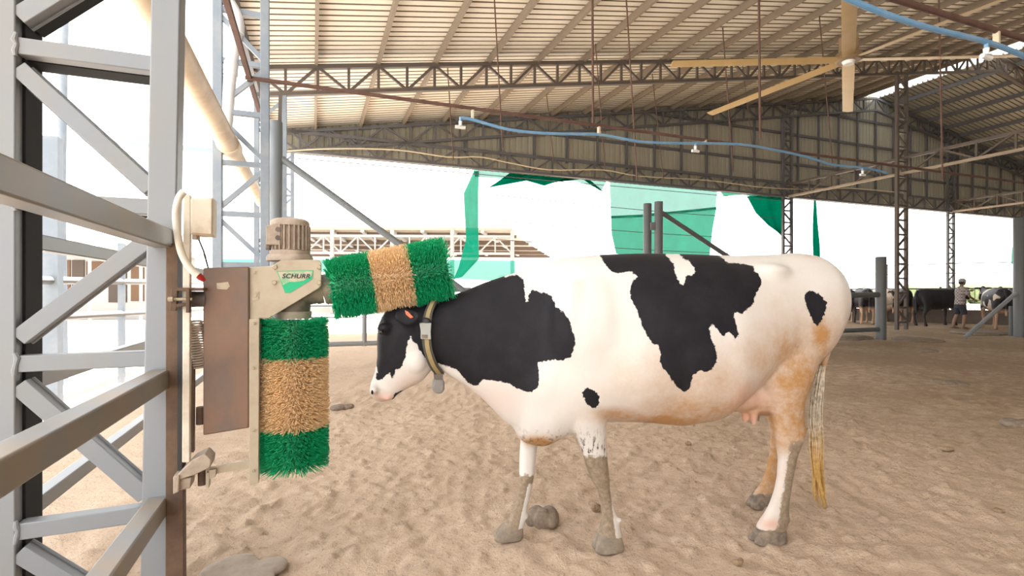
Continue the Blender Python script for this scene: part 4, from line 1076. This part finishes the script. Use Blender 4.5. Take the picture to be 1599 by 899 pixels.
# ================================================================== GREEN SHADE NETS on the far opening
nf_ = barn_frame(GAB_V + .37)
def net(grid, mat, label, sub=5, wav=.05, seed=1, frame_=None, depth=0):
    """grid: rows of pixel points, top to bottom; finely subdivided and waved"""
    fr_ = frame_ or nf_
    G = np.array(grid, float); R_, C_ = G.shape[:2]; n_, m_ = (R_ - 1) * sub + 1, (C_ - 1) * sub + 1
    mb = MB(); vs = []; rs = np.random.RandomState(seed); ph = rs.uniform(0, 6, 4)
    for i in range(n_):
        for j in range(m_):
            a, b = i / sub, j / sub; i0, j0 = min(int(a), R_ - 2), min(int(b), C_ - 2); fa, fb = a - i0, b - j0
            p_ = (G[i0, j0] * (1 - fa) + G[i0 + 1, j0] * fa) * (1 - fb) + (G[i0, j0 + 1] * (1 - fa) + G[i0 + 1, j0 + 1] * fa) * fb
            d = wav * (math.sin(b * 5.1 + ph[0] + a * .8) + .6 * math.sin(b * 9.3 + a * 2.1 + ph[1]) + .5 * math.sin(a * 4 + ph[2]))
            vs.append(fr_.pw(p_[0], p_[1], depth + d))
    fs = [(i * m_ + j, i * m_ + j + 1, (i + 1) * m_ + j + 1, (i + 1) * m_ + j) for i in range(n_ - 1) for j in range(m_ - 1)]
    mb.add(vs, fs)
    return single('shade_net', mb, M[mat], V(vs[0]), label, 'net', smooth=180)
net([[(738, 262), (780, 266), (840, 271), (900, 275), (948, 281)], [(742, 276), (775, 278), (820, 282), (900, 283), (940, 296)]], 'net_pale', 'pale green net strip hung along the top left of the far opening')
net([[(800, 267), (830, 272), (870, 275), (910, 278)], [(775, 285), (825, 279), (860, 285), (905, 280)], [(762, 293), (822, 282), (850, 290), (893, 274)]], 'net_dark', 'dark torn net drape in the top left of the far opening', depth=-.05)
net([[(905, 276), (918, 278)], [(922, 288), (932, 290)], [(936, 297), (944, 300)]], 'net_dark', 'narrow dark net tail right of the torn drape', depth=-.05)
net([[(740, 267), (748, 267)], [(724, 302), (747, 300)], [(726, 340), (747, 335)], [(728, 372), (747, 370)], [(716, 418), (748, 404)], [(708, 436), (722, 432)]], 'net_mid', 'hanging green net strip just right of the tilted brush', wav=.06)
net([[(952, 281), (1000, 284), (1060, 288), (1120, 296)], [(953, 312), (1000, 314), (1060, 318), (1118, 322)], [(954, 341), (1000, 339), (1060, 333), (1119, 327)]], 'net_pale', 'large pale green net panel behind the pair of thick posts, upper half')
net([[(954, 337), (1000, 335), (1060, 329), (1119, 323)], [(955, 365), (1000, 364), (1060, 360), (1113, 356)], [(962, 396), (1000, 402), (1060, 402), (1108, 398)]], 'net_mid', 'large bright green net panel behind the pair of thick posts, lower half')
net([[(1124, 298), (1160, 302), (1200, 305), (1222, 305)], [(1130, 306), (1160, 304), (1195, 310), (1222, 312)]], 'net_mid', 'narrow green net band left of the dark lattice column', depth=-.04)
net([[(1166, 306), (1195, 305), (1222, 303)], [(1180, 332), (1203, 330), (1222, 330)], [(1200, 352), (1213, 354), (1223, 356)], [(1214, 362), (1220, 368), (1224, 374)]], 'net_dark', 'dark green net rag hanging beside the dark lattice column', wav=.08)
net([[(1271, 306), (1274, 306)], [(1269, 350), (1277, 350)], [(1269, 380), (1280, 380)], [(1270, 402), (1281, 406)]], 'net_dark', 'twisted dark green net strip hanging right of the dark lattice column', wav=.04)
net([[(1586, 346), (1600, 344)], [(1583, 372), (1600, 360)], [(1580, 392), (1600, 385)], [(1579, 412), (1600, 414)]], 'net_mid', 'green net scrap at the right edge behind the thick post', wav=.04)

# ================================================================== FEED FENCE, KERB, YARD BEYOND
k0, k1 = ground(1120, 497), ground(1640, 513)
kd = (k1 - k0).normalized(); kn = V((-kd.y, kd.x, 0))
kl = k0 - kd * 16
single('feed_kerb', MB().prism([kl + kn * 2.1 - Z * .1, k1 + kn * 2.1 - Z * .1, k1 + kn * 2.1 + Z * .55, kl + kn * 2.1 + Z * .55], kn * .25), M['concrete'], kl, 'low concrete feed kerb in front of which the far cows stand', 'kerb', bevel=.02)
ff_ = root('feed_fence', kl + kn * 2.2, 'dark wire feed fence along the kerb behind the far cows', 'fence')
for z_, r_ in ((.95, .018), (1.42, .03), (2.05, .014), (2.45, .016)):
    part('fence_wire', MB().tube([kl + kn * 2.2 + Z * z_, k1 + kn * 2.2 + Z * z_], r_, 6), M['gable_steel'], ff_)
L_ = (k1 - kl).length; n_ = 15
for i in range(n_):
    p_ = kl + kd * (L_ * (i + .4) / n_) + kn * 2.2
    part('fence_post', MB().tube([p_, p_ + Z * (2.5 if i % 3 == 0 else 1.5)], .04, 8), M['gable_steel'], ff_)
for i in range(60):
    p_ = kl + kd * (L_ * (.42 + .58 * i / 60)) + kn * 2.2
    part('fence_bar', MB().tube([p_ + Z * .5, p_ + Z * 1.42], .012, 6), M['gable_steel'], ff_)

# outdoor net screen and neighbouring shed, blown out by daylight
sc_f = Frame(0, 27, 0)
net([[(335, 404), (500, 405), (660, 405), (805, 407)], [(335, 420), (500, 424), (660, 432), (805, 440)]], 'net_pale', 'long pale green net screen far outside behind the brush', wav=.05, frame_=sc_f)
sh = root('neighbouring_shed', P(600, 490, 30), 'distant open shed with white trusses seen behind the tilted brush', 'shed')
sA, sB = P(425, 358, 30), P(800, 360, 30); sC, sD = P(470, 398, 56), P(860, 399, 56)
part('shed_roof', MB().prism([sA, sB, sD, sC], V((0, 0, .15))), paint('shed_soffit', (.34, .28, .22), .8), sh)
for i in range(9):
    a_ = sA.lerp(sB, i / 8) - Z * .03; b_ = sC.lerp(sD, i / 8) - Z * .03
    part('roof_rib', MB().bar(a_, b_, .22, .22), M['shed_white'], sh)
for i in range(5):
    t_ = i / 4.5 + .06
    part('roof_purlin', MB().bar(sA.lerp(sC, t_) - Z * .1, sB.lerp(sD, t_) - Z * .15, .35, .3), paint('shed_purlin', (.12, .085, .065), .8), sh)
part('edge_beam', MB().bar(sA - Z * .35, sB - Z * .35, .12, .14), M['shed_white'], sh)
part('edge_beam', MB().bar(sA - Z * 1.35, sB - Z * 1.35, .12, .14), M['shed_white'], sh)
for i in range(14):
    a_ = sA.lerp(sB, i / 14); b_ = sA.lerp(sB, (i + 1) / 14)
    part('truss_web', MB().bar(a_ - Z * (.35 if i % 2 else 1.35), b_ - Z * (1.35 if i % 2 else .35), .08, .08), M['shed_white'], sh)
    part('truss_web', MB().bar(b_ - Z * 1.35, b_ - Z * .35, .08, .08), M['shed_white'], sh)
for i in range(5):
    a_ = sA.lerp(sB, i / 4); part('shed_post', MB().tube([V((a_.x, a_.y, 0)), a_], .12, 10), M['shed_white'], sh)
# left: a low building with tan panels
bl = root('low_building', P(140, 500, 24), 'distant low building with tan panels and flat pale roof seen through the foreground column', 'building')
bA, bB = P(30, 470, 24), P(243, 470, 24); bA.z = bB.z = 0
part('building_wall', MB().box(V(((bA.x + bB.x) / 2, 25.5, 1.55)), (bB.x - bA.x, 3, 3.1)), M['shed_white'], bl)
part('building_roof', MB().box(V(((bA.x + bB.x) / 2, 25.3, 3.2)), (bB.x - bA.x + .8, 4.2, .22)), M['shed_white'], bl)
for (x0, x1, y0, y1, mt_) in ((44, 72, 404, 474, 'shed_tan'), (88, 110, 406, 474, 'shed_tan'), (113, 132, 406, 446, 'shed_dark'), (135, 165, 408, 440, 'shed_tan'), (170, 198, 410, 472, 'shed_dark'), (205, 225, 412, 470, 'shed_tan')):
    a_, b_ = P(x0, y0, 23.98), P(x1, y1, 23.98)
    part('wall_panel', MB().box((a_ + b_) / 2, (b_.x - a_.x, .06, a_.z - b_.z)), M[mt_], bl)
rt = root('roof_frame', P(140, 400, 22), 'white roof lattice in front of the distant low building', 'roof truss')
part('top_chord', MB().bar(P(40, 372, 22), P(240, 388, 22), .1, .1), M['shed_white'], rt)
part('bottom_chord', MB().bar(P(40, 390, 22), P(240, 397, 22), .1, .1), M['shed_white'], rt)
for i in range(6):
    part('web_strut', MB().bar(P(50 + 32 * i, 391 + i, 22), P(66 + 32 * i, 374 + 2.4 * i, 22), .07, .07), M['shed_white'], rt)
for i in range(3):
    part('support_post', MB().tube([V((P(60 + 80 * i, 400, 22).x, 22, 0)), P(60 + 80 * i, 392, 22)], .06, 8), M['shed_white'], rt)
# outdoor pipe fence and gantry on the left
of = root('yard_fence', ground(82, 640), 'pale outdoor pipe fence seen through the foreground column', 'fence')
oA, oB = P(82, 640, 5.4), P(190, 600, 6.9)
for nm, px_, Y_, yt, rr in (('fence_post', 82, 5.4, 215, .075), ('fence_post', 190, 7.2, 380, .04)):
    b_ = P(px_, 500, Y_); b_.z = -.03; part(nm, MB().bar(b_, P(px_, yt, Y_), rr * 1.8, rr * 1.8, CU), M['blue_steel'], of)
fo = Frame(P(82, 500, 5.4).x, 5.4, math.atan2(7.2 - 5.4, P(190, 500, 7.2).x - P(82, 500, 5.4).x))
for y0, y1 in ((437, 442), (497, 482)):
    part('fence_rail', MB().tube([fo.pw(45, y0), fo.pw(330, y1)], .045, 10), M['galvanised'], of)
single('lamp_post', MB().tube([V((P(97, 500, 7).x, 7, -.03)), P(94, 300, 7), P(101, 30, 7)], [.07, .06, .045], 12), M['blue_steel'], V((P(97, 500, 7).x, 7, 0)), 'slim tapering pole outdoors behind the foreground column', 'pole')
single('gantry_beam', MB().bar(P(80, 215, 12), P(340, 236, 12), .09, .10), M['blue_steel'], P(80, 215, 12), 'faint level beam outdoors behind the foreground column', 'beam')
for i, (px_, Y_, h_, w_) in enumerate(((1462, 62, 2.6, 4.2), (1540, 60, 3.2, 6.0), (1588, 64, 2.9, 4.5))):
    c_ = P(px_, HY, Y_); mb = MB(); rs = np.random.RandomState(40 + i)
    for j in range(14): mb.ellipsoid((c_.x + rs.uniform(-w_, w_) * .8, Y_ + rs.uniform(-1, 1), h_ * rs.uniform(.15, .62)), (rs.uniform(.7, 1.5), 1.0, h_ * rs.uniform(.2, .38)), nu=10, nv=7)
    single('bush', mb, M.setdefault('foliage', paint('foliage', (.15, .19, .085), .8, 0, (.10, .13, .06), .8, 2)), (c_.x, Y_, 0), ['sunlit green bush far behind the black cow', 'sunlit green bush far behind the brown-legged cow', 'sunlit green bush far behind the right edge post'][i], 'bush')

# ================================================================== SMALL THINGS ON THE SAND
def lump(name, px, py, w, h, mat, label, cat, seed, flat=.5):
    g = ground(px, py); s_ = g.y / F; rs = np.random.RandomState(seed); mb = MB()
    for j in range(7):
        mb.ellipsoid(g + V((rs.uniform(-.3, .3) * w * s_, rs.uniform(-.25, .25) * w * s_, .002 + rs.uniform(0, .15) * h * s_)), (w * s_ * rs.uniform(.22, .36), w * s_ * rs.uniform(.2, .34), h * s_ * rs.uniform(.45, .75)), nu=12, nv=8)
    me = remesh(mb, max(.004, w * s_ * .03), 3, name)
    for v in me.vertices: v.co -= g
    o_ = bpy.data.objects.new(name, me); col.objects.link(o_); o_.location = g; finish(me, M[mat], 180)
    return tag(o_, label, cat)
lump('manure_pat', 536, 637, 34, 8, 'manure', 'dark manure pat on the sand below the cow\'s muzzle', 'manure', 1)
lump('dirt_clod', 848, 810, 52, 30, 'manure', 'grey dirt clod behind the cow\'s far front hoof', 'clod', 2)
for (x_, y_, w_, h_, lb) in ((1318, 527, 74, 9, 'dark trodden muck patch below the pen gate'), (1425, 531, 60, 7, 'dark trodden muck patch right of the thick gate post'), (1535, 521, 70, 7, 'dark trodden muck patch under the leaning pale pole')):
    lump('muck_patch', x_, y_, w_, h_, 'manure', lb, 'muck', x_)
lump('dirt_clod', 930, 793, 14, 10, 'clod', 'brown clod left of the cow\'s near front shank', 'clod', 3)
lump('manure_pat', 1484, 598, 36, 6, 'manure', 'flat manure pat in the right middle of the sand', 'manure', 4)
lump('manure_pat', 1594, 663, 46, 13, 'manure', 'dark manure pat at the right edge of the sand', 'manure', 5)
lump('manure_pat', 1448, 549, 26, 6, 'manure', 'manure pat in front of the thick gate post', 'manure', 6)
lump('dirt_clod', 1476, 701, 16, 6, 'clod', 'small brown clod right of the cow\'s tail', 'clod', 7)
lump('stone', 1154, 878, 18, 7, 'clod', 'small brown stone at the bottom below the cow\'s belly', 'stone', 8)
lump('dirt_clod', 1074, 693, 9, 5, 'clod', 'tiny dark clod on the sand under the cow\'s belly', 'clod', 9)
lump('dirt_mound', 385, 893, 120, 12, 'mound_sand', 'low grey dirt mound at the bottom left below the upright brush', 'mound', 10)
lump('dirt_clod', 1560, 798, 14, 6, 'clod', 'small brown clod in the right foreground', 'clod', 11)
# ================================================================== FAR COWS (standing at the feed kerb)
def herd_mesh(seed, voxel=.022, head='up'):
    mb = MB()
    def sec(st, n=20):
        mb.ring_loft([section((a[0], 0, a[1]), (b[0], 0, b[1]), w, o_, n, .92, bi) for a, b, w, o_, bi in st])
    sec([((-.62, 1.22), (-.58, .82), .10, 0, 0), ((-.5, 1.34), (-.48, .66), .17, 0, .1), ((-.25, 1.40), (-.25, .64), .25, 0, .1), ((.1, 1.40), (.1, .60), .32, 0, .12), ((.5, 1.40), (.5, .60), .34, 0, .12), ((.85, 1.41), (.85, .72), .29, 0, .05), ((1.1, 1.40), (1.08, .80), .24, 0, 0), ((1.22, 1.32), (1.2, .95), .15, 0, 0), ((1.27, 1.2), (1.25, 1.05), .06, 0, 0)])
    if head == 'up':
        sec([((-.30, 1.38), (-.40, .75), .16, 0, 0), ((-.60, 1.40), (-.62, .92), .12, 0, 0), ((-.85, 1.46), (-.80, 1.12), .09, 0, 0), ((-.98, 1.50), (-.90, 1.22), .075, 0, 0)])
        sec([((-.93, 1.52), (-.84, 1.22), .06, 0, 0), ((-1.03, 1.50), (-.94, 1.15), .10, 0, 0), ((-1.16, 1.36), (-1.05, 1.10), .085, 0, 0), ((-1.28, 1.22), (-1.18, 1.03), .06, 0, 0), ((-1.36, 1.10), (-1.26, .98), .055, 0, 0), ((-1.37, 1.03), (-1.30, .97), .03, 0, 0)])
        hx, hz = -.98, 1.43
    else:
        sec([((-.30, 1.38), (-.40, .75), .16, 0, 0), ((-.65, 1.28), (-.62, .82), .12, 0, 0), ((-.92, 1.08), (-.82, .75), .09, 0, 0), ((-1.05, .98), (-.92, .68), .075, 0, 0)])
        sec([((-1.0, 1.04), (-.88, .74), .06, 0, 0), ((-1.12, .95), (-.96, .66), .10, 0, 0), ((-1.2, .78), (-1.03, .56), .085, 0, 0), ((-1.25, .6), (-1.12, .44), .06, 0, 0), ((-1.26, .48), (-1.18, .38), .05, 0, 0)])
        hx, hz = -1.06, .94
    for s in (-1, 1):
        mb.ring_loft([[V((hx + .02 * math.cos(2 * math.pi * j / 8), s * y, hz + w * math.sin(2 * math.pi * j / 8))) for j in range(8)] for y, w in ((.07, .03), (.15, .05), (.22, .04), (.27, .012))])
        rs = np.random.RandomState(seed + s + 3)
        f = rs.uniform(-.12, .12); g = rs.uniform(-.15, .12)
        sec([((-.5, .95), (-.2, .95), .06, s * .17, 0), ((-.46 + f * .3, .7), (-.26 + f * .3, .7), .07, s * .17, 0), ((-.42 + f * .6, .5), (-.31 + f * .6, .5), .05, s * .16, 0), ((-.41 + f * .7, .42), (-.31 + f * .7, .42), .05, s * .16, 0), ((-.38 + f, .28), (-.32 + f, .28), .034, s * .16, 0), ((-.40 + f, .13), (-.31 + f, .12), .04, s * .16, 0), ((-.43 + f, .05), (-.30 + f, .05), .05, s * .16, 0), ((-.45 + f, 0), (-.30 + f, 0), .052, s * .16, 0)], 12)
        sec([((.72, 1.0), (1.22, 1.05), .09, s * .18, 0), ((.82, .75), (1.18, .8), .085, s * .2, 0), ((.92 + g * .4, .58), (1.14 + g * .4, .62), .06, s * .2, 0), ((1.02 + g * .7, .46), (1.17 + g * .7, .5), .045, s * .2, 0), ((1.06 + g, .38), (1.15 + g, .4), .036, s * .2, 0), ((1.03 + g, .24), (1.10 + g, .24), .034, s * .2, 0), ((.99 + g, .12), (1.08 + g, .12), .042, s * .2, 0), ((.95 + g, .04), (1.08 + g, .04), .05, s * .2, 0), ((.93 + g, 0), (1.08 + g, 0), .052, s * .2, 0)], 12)
        mb.ellipsoid((1.0, s * .16, 1.0), (.22, .1, .26), nu=12, nv=8)
    mb.ellipsoid((.85, 0, .66), (.2, .17, .14), nu=12, nv=8)
    mb.tube([(1.24, 0, 1.34), (1.32, 0, 1.2), (1.33, 0, .9), (1.31, 0, .65), (1.30, 0, .45)], [.035, .03, .024, .04, .03], 8)
    return remesh(mb, voxel, 3, 'far_cow_body')
def herd_mat(name, black, thr, legs):
    m, nt, b, out = new_mat(name)
    tc = nt.nodes.new('ShaderNodeTexCoord'); mp = nt.nodes.new('ShaderNodeMapping'); mp.inputs['Location'].default_value = (thr * 7, black * 3, 1)
    nt.links.new(tc.outputs['Object'], mp.inputs[0])
    n = nt.nodes.new('ShaderNodeTexNoise'); n.inputs['Scale'].default_value = 1.6; n.inputs['Detail'].default_value = 2; nt.links.new(mp.outputs[0], n.inputs['Vector'])
    sep = nt.nodes.new('ShaderNodeSeparateXYZ'); nt.links.new(tc.outputs['Object'], sep.inputs[0])
    c = mixc(nt, ramp(nt, n.outputs['Fac'], thr, thr + .015), (.016, .015, .02), (.72, .62, .52))
    legc = (.46, .30, .20) if legs else (.03, .027, .03)
    c = mixc(nt, ramp(nt, sep.outputs['Z'], .72, .60), c, legc)
    nt.links.new(c, b.inputs['Base Color']); b.inputs['Roughness'].default_value = .6
    return m
hm_up, hm_dn = herd_mesh(1), herd_mesh(5, head='down')
def far_cow(px, py, heading, me, mat, label, scale=1.0, group=None):
    """px, py: where the middle of the cow meets the ground; heading: direction the head points, degrees from +X"""
    g = ground(px, py)
    r_ = root('cow', g, label, 'cow', None)
    rot = Matrix.Rotation(math.radians(heading) + math.pi, 4, 'Z') @ Matrix.Scale(scale, 4) @ Matrix.Translation((-.35, 0, 0))
    m2 = me.copy(); m2.transform(rot)
    o_ = bpy.data.objects.new('body', m2); col.objects.link(o_); o_.parent = r_
    finish(m2, mat, 180)
    def pt(x, y, z): return rot @ V((x, y, z))
    hx, hz = (-1.10, 1.36) if me is hm_up else (-1.16, .84)
    e = MB()
    for s in (-1, 1): e.ellipsoid(pt(hx, s * .088, hz), (.018, .018, .018), nu=8, nv=6)
    eo = bpy.data.objects.new('eyes', e.mesh('eyes')); eo.data.materials.append(M['eye']); col.objects.link(eo); eo.parent = r_
    return r_
mb1, mb2, mb3, mb4 = herd_mat('hide_black', 0, .95, False), herd_mat('hide_patched', 1, .55, True), herd_mat('hide_black_tan_legs', 2, .9, True), herd_mat('hide_pale_rear', 3, .47, True)
far_cow(1461, 508, 14, hm_up, mb1, 'all-black cow standing side-on left of the standing person')
far_cow(1555, 512, 62, hm_up, mb2, 'black and white cow with brown legs seen from behind, right of the person')
far_cow(1346, 504, 70, hm_dn, mb3, 'black cow with tan legs between the pen gate uprights')
far_cow(1374, 505, 80, hm_up, mb4, 'pale-rumped cow partly behind the thick gate post')
far_cow(1317, 502, 75, hm_dn, mb1, 'dark cow just right of the big cow\'s rump, behind the pen gate')
far_cow(1402, 503, 75, hm_up, mb3, 'dark cow partly behind the brown lattice column')
far_cow(1592, 508, 70, hm_up, mb1, 'dark cow mostly hidden behind the thick post at the right edge')

# ================================================================== PERSON
pg_ = ground(1500, 513)
pr = root('person', pg_, 'person in cap, checked shirt and dark shorts standing between two far cows', 'person')
def limb(mb, pts, rs_, n=12): mb.tube([pg_ + V(p) for p in smooth_pts([V(q) for q in pts], 3)], [float(np.interp(i / 3, range(len(rs_)), rs_)) for i in range(3 * (len(pts) - 1) + 1)], n)
bd = MB()
def ellring(c, rx, ry, n=18): return [pg_ + V((c[0] + rx * math.cos(2 * math.pi * j / n), c[1] + ry * math.sin(2 * math.pi * j / n), c[2])) for j in range(n)]
bd.ring_loft([ellring(c, rx, ry) for c, rx, ry in (((-.02, 0, .80), .11, .15), ((-.02, 0, .92), .115, .165), ((-.01, 0, 1.08), .10, .145), ((.0, 0, 1.25), .115, .175), ((.01, 0, 1.38), .105, .19), ((.015, 0, 1.44), .07, .12), ((.025, 0, 1.47), .055, .06), ((.04, 0, 1.54), .052, .054))])
bd.ellipsoid(pg_ + V((.065, 0, 1.62)), (.098, .075, .118)); bd.ellipsoid(pg_ + V((.10, 0, 1.57)), (.055, .052, .06))
bd.ellipsoid(pg_ + V((.165, 0, 1.60)), (.02, .014, .022))                                     # nose
for s in (-1, 1): bd.ellipsoid(pg_ + V((.055, s * .078, 1.61)), (.024, .012, .034))           # ears
limb(bd, [(-.02, .09, .86), (-.04, .10, .66), (-.05, .10, .47), (-.14, .10, .26), (-.18, .10, .08)], [.095, .08, .056, .052, .036])
limb(bd, [(-.02, -.09, .86), (.02, -.10, .66), (.05, -.10, .47), (.03, -.10, .26), (.0, -.10, .08)], [.095, .08, .056, .052, .036])
for (fx, fy) in ((-.18, .10), (.0, -.10)):
    limb(bd, [(fx - .05, fy, .045), (fx + .03, fy, .05), (fx + .12, fy, .035), (fx + .19, fy, .022)], [.034, .04, .036, .02])
def arm(sh, el, wr, hd):
    limb(bd, [sh, tuple((V(sh) + V(el)) / 2), el, tuple((V(el) + V(wr)) / 2), wr], [.055, .048, .04, .036, .026])
    d = (V(wr) - V(el)).normalized(); sd = d.cross(Z).normalized() if abs(d.z) < .9 else V((0, 1, 0)); w_ = V(wr)
    limb(bd, [tuple(w_), tuple(w_ + d * .05), tuple(w_ + d * .09)], [.026, .036, .032])
    for i, ln in enumerate((.062, .075, .07, .055)):
        o_ = sd * ((i - 1.5) * .021)
        limb(bd, [tuple(w_ + d * .08 + o_), tuple(w_ + d * (.08 + ln * .6) + o_ * 1.1 - Z * .006), tuple(w_ + d * (.08 + ln) + o_ * 1.15 - Z * .022)], [.0105, .0095, .008], 8)
    limb(bd, [tuple(w_ + d * .025 + sd * .03), tuple(w_ + d * .06 + sd * .058), tuple(w_ + d * .085 + sd * .066)], [.013, .0115, .009], 8)
arm((.02, .19, 1.38), (.27, .22, 1.26), (.52, .20, 1.32), None)
arm((.02, -.19, 1.38), (.10, -.24, 1.12), (.31, -.18, 1.02), None)
pm = remesh(bd, .0085, 3, 'person_body')
for v in pm.vertices: v.co -= pg_
part('body', pm, paint('skin_brown', (.26, .15, .10), .6), pr, smooth=180)
def checked():
    m, nt, b, out = new_mat('checked_shirt')
    tc = nt.nodes.new('ShaderNodeTexCoord'); ck = nt.nodes.new('ShaderNodeTexChecker'); ck.inputs['Scale'].default_value = 18
    ck.inputs[1].default_value = (.42, .36, .34, 1); ck.inputs[2].default_value = (.16, .15, .17, 1)
    nt.links.new(tc.outputs['Object'], ck.inputs[0]); nt.links.new(ck.outputs[0], b.inputs['Base Color']); b.inputs['Roughness'].default_value = .85
    return m
st_ = MB()
st_.ring_loft([ellring(c, rx, ry) for c, rx, ry in (((-.02, 0, .84), .135, .185), ((-.02, 0, .95), .13, .18), ((-.01, 0, 1.08), .12, .165), ((.0, 0, 1.25), .132, .195), ((.01, 0, 1.37), .122, .21), ((.015, 0, 1.45), .085, .135), ((.022, 0, 1.475), .066, .07))])
def sleeve(a, b): st_.tube([pg_ + V(a), pg_ + V(b)], [.075, .062], 14)
sleeve((.02, .17, 1.38), (.18, .212, 1.30)); sleeve((.02, -.17, 1.38), (.075, -.225, 1.19))
sm_ = remesh(st_, .012, 3, 'shirt')
for v in sm_.vertices: v.co -= pg_
part('shirt', sm_, checked(), pr, smooth=180)
so = MB()
so.ring_loft([ellring(c, rx, ry) for c, rx, ry in (((-.02, 0, .72), .135, .18), ((-.02, 0, .86), .132, .182), ((-.02, 0, .93), .127, .176))])
so.tube([pg_ + V((-.02, .09, .82)), pg_ + V((-.05, .10, .50))], [.11, .088], 14); so.tube([pg_ + V((-.02, -.09, .82)), pg_ + V((.045, -.10, .50))], [.11, .088], 14)
sm_ = remesh(so, .012, 3, 'shorts')
for v in sm_.vertices: v.co -= pg_
part('shorts', sm_, paint('dark_shorts', (.03, .03, .045), .85), pr, smooth=180)
cp = MB(); cp.ellipsoid(pg_ + V((.05, 0, 1.67)), (.115, .092, .085)); cp.ellipsoid(pg_ + V((.165, 0, 1.665)), (.075, .07, .014))
part('cap', cp, paint('cap_grey', (.36, .36, .38), .8), pr, smooth=60)
part('hair', MB().ellipsoid(pg_ + V((.03, 0, 1.615)), (.088, .08, .08)), M['black_plastic'], pr, smooth=60)
